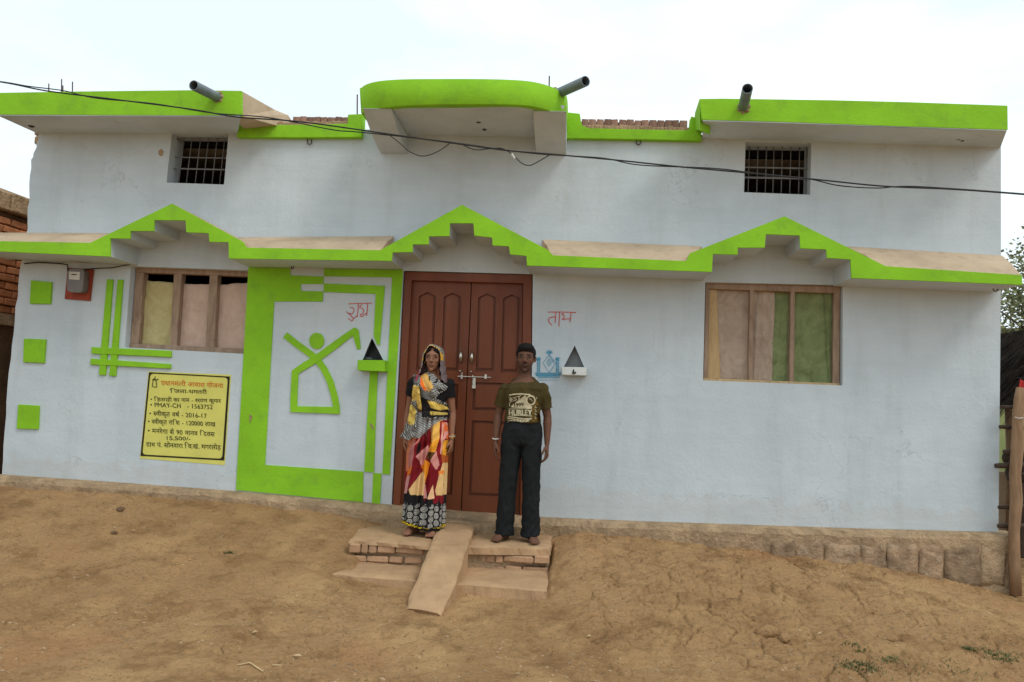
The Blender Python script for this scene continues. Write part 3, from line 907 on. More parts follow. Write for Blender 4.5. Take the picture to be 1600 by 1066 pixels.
# --- hand drawn chalk words and drawing (strokes lie on the plaster)
def strokes(name, lines, w, mat, Y=-0.0025, parent=None, label=None):
    m = MB()
    for k, l in enumerate(lines):
        if len(l) < 2: continue
        yk = Y - 0.0002 * (k % 5)
        P = ribbon(dense(l, 3), w)
        q = [tuple(at(x + random.uniform(-.12, .12), y + random.uniform(-.12, .12), yk)) for x, y in P]
        n = len(q) // 2
        m.add((q, [(i, i + 1, 2 * n - 2 - i, 2 * n - 1 - i) for i in range(n - 1)]))
    o = m.build(name, mat, parent or house)
    sm = o.modifiers.new('depth', 'SOLIDIFY'); sm.thickness = 0.0016; sm.offset = 1
    o['kind'] = 'stuff'
    return o
z3 = lambda x, y: (830 + x / 7.11, 470 + y / 7.11)
A3 = lambda P: [z3(*p) for p in P]
strokes('chalk_word', [A3([(183, 126), (340, 126), (500, 131)]), A3([(275, 130), (270, 190), (264, 246)]), A3([(270, 182), (232, 180), (205, 192), (188, 210), (198, 236), (215, 258), (230, 274)]),
        A3([(314, 130), (312, 200), (307, 288)]), A3([(360, 140), (346, 145), (344, 156), (358, 158), (369, 172), (363, 192), (349, 198), (346, 208), (358, 212), (372, 204), (436, 200)]), A3([(442, 132), (438, 180), (430, 240)])], 1.2, M['chalk_red'])
A6 = lambda P: z6(P)
strokes('chalk_word', [A6([(480, 221), (520, 219), (574, 218)]), A6([(484, 236), (500, 238), (503, 250), (494, 262), (476, 258), (472, 252)]), A6([(478, 258), (490, 268), (498, 279)]), A6([(520, 220), (518, 250), (515, 274)]),
        A6([(516, 268), (502, 278), (494, 290), (478, 280)]), A6([(536, 224), (527, 228), (526, 236), (535, 238), (542, 248), (537, 260), (528, 264), (527, 271), (536, 272), (543, 264), (556, 258)]), A6([(557, 220), (556, 246), (553, 270)])], 1.2, M['chalk_red'])
bl = []
for x0, x1 in ((66, 97), (278, 306)):
    bl += [A3([(x0, 650), (x0 + 2, 800)]), A3([(x1, 650), (x1 - 2, 800)])]
    for k in range(8): bl.append(A3([(x0, 668 + k * 17), (x1, 660 + k * 17)]))
    c = ((x0 + x1) / 2, 650)
    for k in range(5):
        a = PI * (0.08 + 0.21 * k); bl.append(A3([c, (c[0] + 30 * math.cos(a), c[1] - 26 * math.sin(a))]))
    bl.append(A3(blob(c, (14, 12), 10) + [(c[0] + 14, c[1])]))
bl += [A3([(200, 600), (275, 690), (198, 800), (130, 690), (200, 600)]), A3([(197, 648), (222, 690), (196, 726), (172, 690), (197, 648)]), A3([(200, 622), (252, 690)]), A3([(190, 680), (205, 700)]), A3(blob((200, 584), (15, 15), 10) + [(215, 584)])]
for k in range(7):
    a = PI * (0.0 + k / 6); bl.append(A3([(200, 580), (200 + 40 * math.cos(a), 580 - 34 * math.sin(a))]))
bl += [A3([(40, 804), (180, 802), (335, 800)]), A3([(48, 830), (190, 832), (330, 826)])]
for k in range(14):
    bl.append(A3([(50 + k * 20, 806), (60 + k * 20, 828), (70 + k * 20, 806)]))
for k in range(9):
    bl.append(A3([(70 + k * 27, 832), (84 + k * 27, 862), (98 + k * 27, 832)])); bl.append(A3([(82 + k * 25, 878), (96 + k * 25, 884)]))
strokes('chalk_drawing', bl, 0.85, M['chalk_blue'])

# --- double door
YD = 0.065
door = prism('door', [(632.5, 424.5), (831.3, 429.8), (828.3, 809), (613, 798)], 0.012, 0.15, M['door'], house,
             holes=[[(643.3, 438), (817.5, 443), (812.5, 806), (624.5, 797)]], bev=0.003, seg=1)
z2 = lambda P: [(600 + x / 2.735, 420 + y / 2.735) for x, y in P]
def arch(x0, x1, yt, yb, shift, rise=18):
    """Pointed-arch panel outline (zoom pixels), leaning with the door by `shift` at its foot."""
    xm = (x0 + x1) / 2
    up = [(x0, yt + rise), (x0 + 0.12 * (x1 - x0), yt + rise * 0.72), (x0 + 0.32 * (x1 - x0), yt + rise * 0.35), (xm, yt), (x1 - 0.32 * (x1 - x0), yt + rise * 0.35), (x1 - 0.12 * (x1 - x0), yt + rise * 0.72), (x1, yt + rise)]
    return up + [(x1 + shift, yb), (x0 + shift, yb)]
def leaf(outline, panels, mat=M['door']):
    holes = [z2(p) for p in panels]
    o = prism('door_leaf', outline, YD, YD + 0.04, mat, door, holes=holes, bev=0.004, seg=1)
    prism('leaf_back', outline, YD + 0.026, YD + 0.045, mat, door)
    for p in holes:
        c = np.mean(np.array(p), 0)
        w = np.ptp(np.array(p)[:, 0]); h = np.ptp(np.array(p)[:, 1])
        q1 = [tuple(c + (np.array(x) - c) * (1 - 5.0 / np.array([w, h]))) for x in p]
        pn = prism('door_panel', q1, YD + 0.004, YD + 0.03, mat, door)
        bevel(pn, 0.012, 2, 50)
    return o
leaf([(644, 438.6), (736, 441.2), (719.8, 801.5), (625.3, 797.2)],
     [arch(150, 222, 100, 436, -12), arch(256, 330, 103, 438, -13), [(136, 487), (318, 493), (313, 604), (130, 598)], [(120, 645), (308, 650), (290, 968), (102, 958)]])
leaf([(737.4, 441.3), (816.8, 443.6), (811.8, 805.7), (721.3, 801.7)],
     [arch(403, 479, 106, 440, -11), arch(509, 582, 110, 444, -10), [(381, 485), (566, 490), (560, 606), (377, 604)], [(376, 648), (556, 655), (545, 975), (362, 968)]])
def handle(px, py0, py1):
    m = MB()
    a, b = at(px, py0, YD - 0.004), at(px - 0.8, py1, YD - 0.004)
    P = [a + (b - a) * k / 8 for k in range(9)]
    R = [0.004, 0.007, 0.011, 0.014, 0.016, 0.016, 0.014, 0.010, 0.005]
    for k in range(9): P[k] = P[k] + np.array([0, -0.03 * math.sin(PI * k / 8), 0])
    m.add(tube_data(P, R, 10))
    m.build('door_handle', M['steel'], door, smooth=True)
    mesh_obj('door_stud', *ball_data(b + np.array([-0.004, -0.006, -0.075]), (0.010, 0.008, 0.008), 10, 6), M['steel'], door, smooth=True)
handle(721, 547, 567); handle(738.2, 548, 568)
m = MB()
m.add(tube_data([at(715, 588.2, YD - 0.02), at(767, 590, YD - 0.02)], 0.0045, 8))
m.add(tube_data([at(738, 588.8, YD - 0.014), at(740, 588.9, YD - 0.014)], 0.014, 8))
for px in (721.7, 759): m.add(box_data(at(px - 2, 592, YD - 0.024), at(px + 2, 585.5, YD + 0.002)))
m.add(ball_data(at(722, 583.5, YD - 0.03), (0.009, 0.014, 0.012), 8, 6))
m.build('door_bolt', M['steel'], door)
m = MB()
a, b = at(737.8, 606.5, YD - 0.02), at(743.6, 590.5, YD - 0.008)
m.add(box_data((a[0], a[1], a[2]), (b[0], b[1] + 0.008, b[2])))
m.add(box_data((a[0] - 0.002, a[1] - 0.008, a[2] - 0.004), (b[0] + 0.004, a[1] - 0.001, a[2] + 0.03)))
bevel(m.build('padlock_hasp', M['steel'], door), 0.002, 1)

# --- lower windows
def plank(name, quad, yf, yb, mat, parent, bev=0.004):
    return prism(name, quad, yf, yb, mat, parent, bev=bev, seg=1)
def sheet(poly_tl, poly_tr, poly_br, poly_bl, Y, mat, parent, amp=0.016, seed=0, top_wave=0.0):
    """A crumpled hanging sheet filling a quad (photo pixels at depth Y)."""
    n, m_ = 22, 26
    A, B, C, D = (np.array(at(*p, Y)) for p in (poly_tl, poly_tr, poly_br, poly_bl))
    V, F = [], []
    for j in range(m_ + 1):
        for i in range(n + 1):
            u, w = i / n, j / m_
            p = (A * (1 - u) + B * u) * (1 - w) + (D * (1 - u) + C * u) * w
            d = amp * (1.6 * (fbm(np.array([u * 6 + seed + w * 1.2]), np.array([w * 2.2 + seed * 2.0]), 4, seed)[0] - 0.5) + 0.7 * (abs(fbm(np.array([u * 4 + 2 * w + seed]), np.array([w * 5 - u * 2 + seed]), 3, seed + 4)[0] - 0.5) - .1) * 2)
            p = p + np.array([0, d, -top_wave * (1 - w) * fbm(np.array([u * 4.0 + seed]), np.array([0.5]), 3, 5 + seed)[0]])
            V.append(tuple(p))
    for j in range(m_):
        for i in range(n):
            a = j * (n + 1) + i
            F.append((a, a + 1, a + n + 2, a + n + 1))
    o = mesh_obj('window_sheet', V, F, mat, parent, smooth=True)
    s = o.modifiers.new('thick', 'SOLIDIFY'); s.thickness = 0.003
    return o
YW = 0.075
wl_ = plank('window', [(211.5, 417), (392, 423.5), (391, 432), (211.2, 425.5)], YW, YW + 0.09, M['frame_wood'], house)
plank('window_frame', [(212, 425.5), (224.8, 426), (216.5, 537), (203, 536.5)], YW + .002, YW + 0.09, M['frame_wood'], wl_)
plank('window_frame', [(271.5, 427.8), (283.8, 428.2), (276.2, 541), (265.2, 540)], YW + .002, YW + 0.09, M['frame_wood'], wl_)
plank('window_frame', [(327.5, 429.8), (340, 430.3), (334.8, 545), (320.6, 544)], YW + .002, YW + 0.09, M['frame_wood'], wl_)
plank('window_frame', [(201.8, 536.3), (384, 545), (384, 554), (199, 545.5)], YW - .004, YW + 0.09, M['frame_wood'], wl_)
sheet((223, 436), (273, 440), (268, 544), (215, 538), YW + 0.065, M['yellow_cloth'], wl_, 0.022, 1, 0.03)
sheet((281, 443), (330, 444), (324, 548), (273, 544), YW + 0.065, M['pink_cloth'], wl_, 0.012, 2, 0.01)
sheet((337, 444), (394, 440), (390, 551), (331, 548), YW + 0.065, M['pink_cloth'], wl_, 0.014, 3, 0.02)
YV = 0.05
wr_ = plank('window', [(1102.6, 441.8), (1314, 447.5), (1313.4, 458.5), (1102.4, 451.2)], YV, YV + 0.10, M['frame_wood'], house)
plank('window_frame', [(1102.4, 450.2), (1108.8, 450.4), (1106, 592), (1099, 591.7)], YV + .003, YV + 0.09, M['frame_wood'], wr_)
plank('window_frame', [(1172, 452.5), (1178.8, 452.7), (1176, 594.5), (1169.2, 594.3)], YV + .003, YV + 0.09, M['frame_wood'], wr_)
plank('window_frame', [(1235.7, 455), (1242.5, 455.3), (1240.6, 597.5), (1233.5, 597.2)], YV + .003, YV + 0.09, M['frame_wood'], wr_)
plank('window_frame', [(1303, 457.5), (1313, 457.8), (1312, 600.5), (1301, 600)], YV + .003, YV + 0.09, M['frame_wood'], wr_)
plank('window_frame', [(1099, 590.8), (1313, 599.2), (1312.6, 604.5), (1098, 596.5)], YV - .004, YV + 0.09, M['pale_wood'], wr_)
plank('shutter_strip', [(1108.2, 452), (1120, 452.4), (1126, 592), (1105.5, 591.5)], YV + 0.035, YV + 0.05, M['pale_wood'], wr_)
sheet((1106, 448), (1174, 450), (1173, 597), (1104, 594), YV + 0.06, M['tan_cloth'], wr_, 0.022, 4)
sheet((1176, 449), (1211, 450), (1206, 598), (1173, 597), YV + 0.06, M['tan_cloth'], wr_, 0.024, 5)
sheet((1200, 449), (1240, 451), (1238, 600), (1198, 599), YV + 0.075, M['green_cloth'], wr_, 0.022, 6)
sheet((1239, 450), (1306, 453), (1304, 604), (1238, 601), YV + 0.06, M['green_cloth'], wr_, 0.030, 7)
sheet((1287, 455), (1299, 455), (1298, 603), (1294, 603), YV + 0.045, M['green_cloth'], wr_, 0.018, 8)

# --- barred vents under the roof
def vent(quad, n, hz, lean):
    (ax, ay), (bx, by), (cx, cy), (dx, dy) = quad
    Yv = 0.10
    lerp = lambda u, w: ((ax * (1 - u) + bx * u) * (1 - w) + (dx * (1 - u) + cx * u) * w, (ay * (1 - u) + by * u) * (1 - w) + (dy * (1 - u) + cy * u) * w)
    p0, p1 = lerp(-0.02, hz[0]), lerp(1.02, hz[0])
    root = None
    for k, w in enumerate(hz):
        a, b = at(*lerp(-0.06, w), Yv), at(*lerp(1.06, w), Yv)
        v, f = box_data((a[0], Yv - 0.004, min(a[2], b[2]) - 0.005), (b[0], Yv + 0.004, max(a[2], b[2]) + 0.005))
        o = mesh_obj('barred_vent' if root is None else 'flat_bar', v, f, M['iron'], root or house)
        if root is None: root = o
    for k in range(n):
        u = (k + 0.5) / n + random.uniform(-.012, .012)
        tube('iron_bar', [at(*lerp(u + lean, -0.02), Yv + 0.012), at(*lerp(u, 1.02), Yv + 0.012)], 0.005, M['iron'], root, 6)
vent(H_VENT_L, 7, (0.48, 0.71, 0.12), 0.02)
vent(H_VENT_R, 8, (0.50, 0.70), 0.0)

# ------------------------------------------------------------------ the painted notice with its lettering
panel = thing('notice_panel', 'yellow notice with black border and Hindi lettering painted on the blue wall', 'notice', tuple(at(287, 720, 0.0)))
prism('painted_ground', [(232, 580.5), (361, 585.7), (351, 727), (218.6, 716.5)], -0.003, 0.002, M['yellow'], panel)
def rounded(q, r):
    out = []
    n = len(q)
    for i in range(n):
        p0, p, p1 = np.array(q[i - 1], float), np.array(q[i], float), np.array(q[(i + 1) % n], float)
        a = p + (p0 - p) / np.linalg.norm(p0 - p) * r; b = p + (p1 - p) / np.linalg.norm(p1 - p) * r
        for k in range(6):
            t = k / 5
            out.append(tuple((1 - t) ** 2 * a + 2 * t * (1 - t) * p + t * t * b))
    return out
prism('black_border', [(232.7, 581.7), (359.2, 588.5), (350.3, 719.7), (219.4, 712.6)], -0.005, -0.0035, M['black'], panel,
      holes=[rounded([(234.9, 583.7), (356, 590.3), (347, 717), (222.3, 710.3)], 6)])
GLYPH = {}
def glyph(ch):
    """Flat mesh of one character of Blender's built-in font, and how far it advances."""
    if ch in GLYPH: return GLYPH[ch]
    def ev(s):
        c = bpy.data.curves.new('g', 'FONT'); c.body = s; c.resolution_u = 3
        o = bpy.data.objects.new('g', c); link(o)
        me = bpy.data.meshes.new_from_object(o.evaluated_get(bpy.context.evaluated_depsgraph_get()))
        v = [tuple(x.co) for x in me.vertices]; f = [tuple(p.vertices) for p in me.polygons]
        bpy.data.objects.remove(o); bpy.data.curves.remove(c); bpy.data.meshes.remove(me)
        return v, f
    v, f = ev(ch)
    xa = [p[0] for p in ev(ch + '|')[0]]; xb = [p[0] for p in ev('|')[0]]
    GLYPH[ch] = (v, f, max(xa) - max(xb))
    return GLYPH[ch]
def cut_glyph(v, f, xmax):
    bm = bmesh.new()
    bv = [bm.verts.new(p) for p in v]
    for q in f:
        try: bm.faces.new([bv[i] for i in q])
        except ValueError: pass
    bmesh.ops.bisect_plane(bm, geom=bm.verts[:] + bm.edges[:] + bm.faces[:], plane_co=(xmax, 0, 0), plane_no=(1, 0, 0), clear_outer=True)
    bm.verts.index_update()
    out = [tuple(x.co) for x in bm.verts], [tuple(x.index for x in p.verts) for p in bm.faces]
    bm.free()
    return out
def compose(tokens):
    """Lay characters left to right. A string token is set as it is; ('half', c) is the half form of a consonant;
    ('rakar',) is the slanting stroke under the previous letter; ('reph',) the hook above it."""
    m = MB(); x = 0.0; last = 0.0
    for t in tokens:
        if isinstance(t, str):
            for ch in t:
                if ch == ' ': x += 0.32; continue
                v, f, ad = glyph(ch)
                m.add(([(p[0] + x, p[1]) for p in v], f))
                if ad > 0.15: last = x
                x += ad
        elif t[0] == 'half':
            v, f, ad = glyph(t[1])
            w = ad * 0.66
            v, f = cut_glyph(v, f, w)
            m.add(([(p[0] + x, p[1]) for p in v], f)); last = x; x += w - 0.02
        elif t[0] == 'rakar':
            cx = 0.5 * (last + x)
            m.add(([(cx + .02, .16), (cx + .07, .22), (cx - .12, .0), (cx - .17, .05)], [(0, 1, 3, 2)]))
        elif t[0] == 'reph':
            m.add(([(x - .12, .62), (x - .05, .62), (x - .02, .86), (x - .09, .88), (x - .22, .80), (x - .19, .75)], [(0, 1, 2, 3), (3, 4, 5, 2)]))
    return m, x
def zp(x, y): return (200 + x / 6.665, 570 + y / 6.665)
def paint_line(tokens, p_left, p_right, height, mat, parent, Y=-0.0055):
    """Fit the composed line between two baseline points (pixels of an enlarged view)."""
    m, w = compose(tokens)
    a, b = np.array(zp(*p_left)), np.array(zp(*p_right))
    d = b - a
    up = np.array([-0.068, -1.0]) * (height / 6.665) / 0.66
    V = []
    for p in m.v:
        q = a + d * (p[0] / w) + up * p[1] + np.array([0.18, 0.12]) * math.sin(p[0] * 9)
        V.append(tuple(at(q[0], q[1], Y)))
    o = mesh_obj('lettering', V, m.f, mat, parent); o['kind'] = 'stuff'
    s = o.modifiers.new('depth', 'SOLIDIFY'); s.thickness = 0.001; s.offset = 0
    return o
H, RK, RP = (lambda c: ('half', c)), ('rakar',), ('reph',)
paint_line(['प', RK, 'धानमं', H('त'), 'र', 'ी', ' आवास योजना'], (345, 212), (992, 242), 46, M['orange'], panel)
paint_line(['ि', 'जला-धमतरी'], (440, 292), (822, 304), 38, M['black'], panel)
paint_line(['• ', 'ि', 'हत', H('ग'), RK, 'ाही का नाम - ', H('श'), 'रवण कुमार'], (232, 378), (968, 396), 38, M['black'], panel)
paint_line(['• PMAY-CH   - 1563752'], (230, 438), (885, 464), 44, M['black'], panel)
paint_line(['• ', H('स'), 'वीकृत वष', RP, ' - 2016-17'], (220, 528), (822, 556), 44, M['black'], panel)
paint_line(['• ', H('स'), 'वीकृत रा', 'ि', 'श - 120000 लाख'], (207, 612), (910, 642), 44, M['black'], panel)
paint_line(['• मनरेगा से 90 मानव ', 'ि', 'दवस'], (205, 708), (905, 748), 46, M['black'], panel)
paint_line(['15,500/-'], (388, 782), (655, 790), 38, M['black'], panel)
paint_line(['ग', RK, 'ाम पं. सोनवारा ', 'ि', 'व.खं. मगरलोड़'], (190, 852), (968, 884), 46, M['black'], panel)
lg = lambda P: [zp(*p) for p in P]
strokes('painted_emblem', [lg([(262, 160), (252, 228), (300, 234), (292, 165)]), lg([(252, 152), (292, 160), (318, 148)]), lg([(262, 160), (278, 140), (292, 165)]), lg([(276, 132), (288, 126)])], 1.0, M['black'], -0.0055, panel)

# ------------------------------------------------------------------ electricity meter
meter = thing('electric_meter', 'grey electricity meter on a red board high on the wall left of the window', 'meter', tuple(at(122, 470, 0.0)))
prism('backing_board', [(105.5, 418.5), (146, 421), (140, 470), (100.5, 467)], -0.02, -0.001, M['red_board'], meter, bev=0.003)
prism('meter_case', rounded([(106, 420), (132, 420.5), (129, 458), (104, 456)], 7), -0.10, -0.021, M['meter_grey'], meter, bev=0.014, seg=3)
prism('dial_label', [(108, 424.5), (125, 425), (124, 437.5), (107.5, 436.5)], -0.1025, -0.1005, M['paper'], meter)
prism('dial_label', [(111.5, 428), (120, 428.5), (119.8, 430), (111.3, 429.6)], -0.1035, -0.1027, M['black'], meter)
tube('service_wire', [at(x, y, Y) for x, y, Y in ((106, 424, -0.03), (105.5, 414, -0.02), (95, 412, -0.02), (60, 410, -0.02), (38, 412, -0.02))], 0.006, M['cable'], meter, 6)
tube('service_wire', [at(x, y, Y) for x, y, Y in ((130, 421, -0.03), (150, 419.5, -0.03), (175, 418.5, -0.03), (190, 415.5, -0.03), (205, 413, -0.03), (206, 409, -0.03))], 0.005, M['cable'], meter, 6)

# ------------------------------------------------------------------ overhead cable
def catenary(P, n=10):
    P = np.array(P, float); out = []
    for i in range(len(P) - 1):
        p0, p1, p2, p3 = P[max(i - 1, 0)], P[i], P[i + 1], P[min(i + 2, len(P) - 1)]
        for k in range(n):
            u = k / n
            out.append(0.5 * (2 * p1 + (p2 - p0) * u + (2 * p0 - 5 * p1 + 4 * p2 - p3) * u ** 2 + (3 * p1 - p0 - 3 * p2 + p3) * u ** 3))
    out.append(P[-1])
    return [at(x, y, -1.1) for x, y in out]
cab = thing('overhead_cable', 'thin black twisted service cable hanging slantwise across the upper house front', 'cable', tuple(at(800, 235, -1.1)))
tube('strand', catenary([(-120, 112), (0, 128), (75, 142.5), (180, 155.5), (300, 171), (370, 183), (470, 190.5), (610, 210), (720, 225.5), (790, 235), (860, 241), (960, 250), (1060, 260.5), (1165, 270), (1270, 280), (1380, 291), (1490, 296), (1600, 304), (1760, 318)]), 0.0058, M['cable'], cab, 6)
tube('strand', catenary([(-120, 113), (0, 127.5), (45, 135), (100, 142), (150, 153.5), (240, 162), (330, 176.5), (420, 184), (520, 203), (560, 206.5), (690, 220.5), (830, 239.5), (940, 247), (1000, 258), (1120, 263.5), (1200, 274), (1265, 280), (1310, 290), (1370, 294), (1430, 291.5), (1600, 303), (1760, 317)]), 0.0045, M['cable'], cab, 6)
tube('loose_loop', catenary([(606, 209.5), (625, 224), (640, 237), (660, 244), (682, 238), (704, 223.5)]), 0.004, M['cable'], cab, 6)
tube('loose_loop', catenary([(720, 225), (742, 234), (765, 232.5), (784, 232), (800, 241), (815, 255), (828, 258.5), (842, 252), (860, 241.5)]), 0.004, M['cable'], cab, 6)
c = at(802, 244, -1.1)
mesh_obj('tape_wrap', *tube_data([c + np.array([-0.014, 0, 0.016]), c + np.array([0.014, 0, -0.02])], 0.009, 8), M['paper'], cab)

# ------------------------------------------------------------------ entrance steps with the sloping ramp
steps = thing('entrance_steps', 'dusty cement and brick entrance steps below the double door', 'steps', (-0.75, -0.9, -0.3))
def step_slab(name, quad, zt, zb, mat=M['step_cement'], amp=0.008, seed=0, parent=steps):
    """Slab on a world-plan quad (x, y) with a worn, uneven edge."""
    n = 22
    V, F = [], []
    A, B, C, D = [np.array(p, float) for p in quad]
    for w_ in range(2):
        for j in range(n + 1):
            for i in range(n + 1):
                u, v = i / n, j / n
                p = (A * (1 - u) + B * u) * (1 - v) + (D * (1 - u) + C * u) * v
                e = min(u, 1 - u, v, 1 - v)
                k = 0.012 if e < 1e-6 else (0.003 if e < 0.06 else 0)
                h = fbm(np.array([p[0] * 7 + seed]), np.array([p[1] * 7]), 4, 3)[0] - 0.5
                jt = 0.030 * (fbm(np.array([p[0] * 14 + seed]), np.array([p[1] * 14 + 5]), 3, 9 + w_)[0] - 0.5) * (e < 1e-6)
                V.append((p[0] + jt, p[1] + jt, (zt - k + amp * 2 * h) if w_ == 0 else zb))
    m_ = (n + 1) ** 2
    for w_ in range(2):
        for j in range(n):
            for i in range(n):
                a = w_ * m_ + j * (n + 1) + i
                F.append((a, a + 1, a + n + 2, a + n + 1) if w_ == 0 else (a, a + n + 1, a + n + 2, a + 1))
    ring = [i for i in range(n + 1)] + [j * (n + 1) + n for j in range(1, n + 1)] + [n * (n + 1) + i for i in range(n - 1, -1, -1)] + [j * (n + 1) for j in range(n - 1, 0, -1)]
    for k in range(len(ring)):
        a, b = ring[k], ring[(k + 1) % len(ring)]
        F.append((a, a + m_, b + m_, b))
    return fix_normals(mesh_obj(name, V, F, mat, parent))
Z1, Z2 = -0.118, -0.292
ul = [plan(546, 842, Z1), plan(672, 852.5, Z1), plan(690, 812, Z1), plan(569, 815, Z1)]
ur = [plan(728, 853, Z1), plan(860, 856, Z1), plan(864, 834, Z1), plan(746, 815, Z1)]
step_slab('step_slab', ul, Z1, Z1 - 0.035, seed=1)
step_slab('step_slab', ur, Z1, Z1 - 0.065, seed=2)
ll = [plan(519, 894.5, Z2), plan(650, 906.5, Z2), plan(666, 872, Z2), plan(547, 866, Z2)]
lr = [plan(711, 911, Z2), plan(855, 922, Z2), plan(858, 886, Z2), plan(728, 880, Z2)]
step_slab('step_slab', ll, Z2, Z2 - 0.10, seed=3)
step_slab('step_slab', lr, Z2, Z2 - 0.10, seed=4)
# mortar core behind the bricks
def core(q, zt, zb, inset, front_in):
    P = [np.array(p) for p in q]
    c = sum(P) / 4
    P = [c + (p - c) * inset for p in P]
    P[0][1] += front_in; P[1][1] += front_in
    v = [(p[0], p[1], zb) for p in P] + [(p[0], p[1], zt) for p in P]
    return fix_normals(mesh_obj('mortar_core', v, box_data((0, 0, 0), (1, 1, 1))[1], M['rough_cement'], steps))
core(ul, Z1 - 0.036, -0.75, 0.985, 0.055); core(ur, Z1 - 0.066, -0.75, 0.985, 0.045)
core(ll, Z2 - 0.101, -0.8, 0.97, 0.05); core(lr, Z2 - 0.101, -0.8, 0.97, 0.05)
SB = {}
def step_brick(px0, px1, py0, py1, Y, d=0.10, jig=1.0):
    a, b = at(px0 + .6, py0 + .4, Y), at(px1 - .6, py1 - .3, Y)
    l, h = b[0] - a[0], a[2] - b[2]
    key = (round(l, 2), round(h, 2))
    if key not in SB: SB[key] = brick_mesh(key[0], d, key[1], len(SB), M['step_brick'], 0.009)
    o = link(bpy.data.objects.new('brick', SB[key]))
    o.location = ((a[0] + b[0]) / 2, Y + d / 2, (a[2] + b[2]) / 2)
    o.rotation_euler = (random.uniform(-.03, .03), random.uniform(-.02, .02) + 0.0, random.uniform(-.03, .03))
    adopt(o, steps)
ylf = float(np.mean([ul[0][1], ul[1][1]])) + 0.012
for a, b, s in ((545, 563, 0), (564, 574, .4), (575, 588, .6), (589, 617, 1.2), (618, 662, 2.6)): step_brick(a, b, 849.5 + s, 865 + s, ylf)
for a, b, s in ((548, 572, 0), (573, 606, 1), (607, 630, 1.6), (631, 660, 2.5)): step_brick(a, b, 867 + s, 880 + s, ylf + 0.012)
yrf = float(np.mean([ur[0][1], ur[1][1]])) + 0.010
for a, b, s in ((729, 741, 0), (742, 758, .3), (759, 773, .6), (774, 786, 1), (787, 833, 1.6), (834, 858, 2.2)): step_brick(a, b, 866 + s, 880 + s, yrf)
for a, b, s in ((731, 744, 0), (745, 788, 1), (789, 815, 2), (816, 856, 3)): step_brick(a, b, 882 + s, 896 + s, yrf + 0.015)
# the ramp: a cement strip from the threshold down to the ground, worn edges
def ramp():
    L = [(693, 806, -0.030), (672, 853, -0.090), (650, 905, -0.260), (634, 950, -0.400), (629, 962, -0.470)]
    Rr = [(746, 810, -0.030), (731, 853, -0.090), (712, 910, -0.260), (688, 958, -0.405), (682, 970, -0.480)]
    n, m_ = 40, 12
    V, F = [], []
    Lp = np.array([list(plan(x, y, z)) + [z] for x, y, z in L]); Rp = np.array([list(plan(x, y, z)) + [z] for x, y, z in Rr])
    T = np.linspace(0, 1, len(L))
    for i in range(n + 1):
        t = i / n
        a = np.array([np.interp(t, T, Lp[:, k]) for k in range(3)]); b = np.array([np.interp(t, T, Rp[:, k]) for k in range(3)])
        for j in range(m_ + 1):
            u = j / m_
            p = a * (1 - u) + b * u
            e = min(u, 1 - u)
            h = 0.018 * (fbm(np.array([p[0] * 8]), np.array([p[1] * 8]), 4, 77)[0] - 0.5)
            jt = 0.03 * (fbm(np.array([p[1] * 9 + 3 * (u > .5)]), np.array([0.3]), 4, 71)[0] - 0.5) * (e < 0.01)
            V.append((p[0] + jt, p[1], p[2] + h - (0.014 if e < 0.01 else 0)))
    k0 = len(V)
    for i in range(n + 1):
        for j in (0, m_):
            p = V[i * (m_ + 1) + j]; V.append((p[0], p[1], p[2] - 0.35))
    for i in range(n):
        for j in range(m_):
            a = i * (m_ + 1) + j
            F.append((a, a + 1, a + m_ + 2, a + m_ + 1))
        F.append((i * (m_ + 1), (i + 1) * (m_ + 1), k0 + 2 * (i + 1), k0 + 2 * i))
        F.append((i * (m_ + 1) + m_, k0 + 2 * i + 1, k0 + 2 * (i + 1) + 1, (i + 1) * (m_ + 1) + m_))
    F.append(tuple(range(m_ + 1)) + (k0 + 1, k0)); F.append(tuple(n * (m_ + 1) + j for j in range(m_, -1, -1)) + (k0 + 2 * n, k0 + 2 * n + 1))
    return fix_normals(mesh_obj('ramp', V, F, M['step_cement'], steps))
ramp()
# threshold of rough cement between the door and the upper steps
zt_ = -0.012
step_slab('threshold', [plan(606, 806, zt_ - .01), plan(838, 822, zt_), (float(at(832, 808)[0]), 0.14), (float(at(612, 798)[0]), 0.14)], zt_ - 0.012, -0.6, M['rough_cement'], 0.012, 9)
# ------------------------------------------------------------------ the neighbour's brick house across the alley on the left
nb = thing('brick_house', 'red brick house with a concrete roof beam at the left edge beyond the alley', 'house', (-7.5, 2.0, -0.3))
XN = -6.02
box('wall', (-9.5, -0.6, -0.5), (XN - 0.05, 5.0, 2.76), M['mud_wall'], nb)
mb = MB()
for i in range(14):
    y = -0.6 + i * 0.4
    mb.add(box_data((XN - 0.6, y, 2.765), (XN + 0.03 + 0.03 * random.random(), y + 0.4, 2.95 + 0.02 * random.random())))
bevel(mb.build('roof_beam', M['rough_cement'], nb), 0.015, 1)
rub = mesh_obj('rubble_band', *box_data((XN - 0.06, -0.6, 1.58), (XN + 0.015, 5.0, 1.70)), M['rough_cement'], nb)
bb = [brick_mesh(0.105, 0.222, 0.072, 30 + k, M['brick'], 0.008) for k in range(5)]
k = 0
for c in range(12):
    z = 1.745 + c * 0.0835
    for i in range(6):
        y = -0.02 + i * 0.236 + (0.118 if c % 2 else 0)
        o = link(bpy.data.objects.new('brick', bb[k % 5])); k += 1
        o.location = (XN - 0.052 + random.uniform(-.016, .014), y, z)
        o.rotation_euler = (random.uniform(-.03, .03), random.uniform(-.03, .03), random.uniform(-.03, .03))
        adopt(o, nb)
box('roof', (-9.6, -0.7, 2.955), (XN - 0.05, 5.0, 3.0), M['cement'], nb)

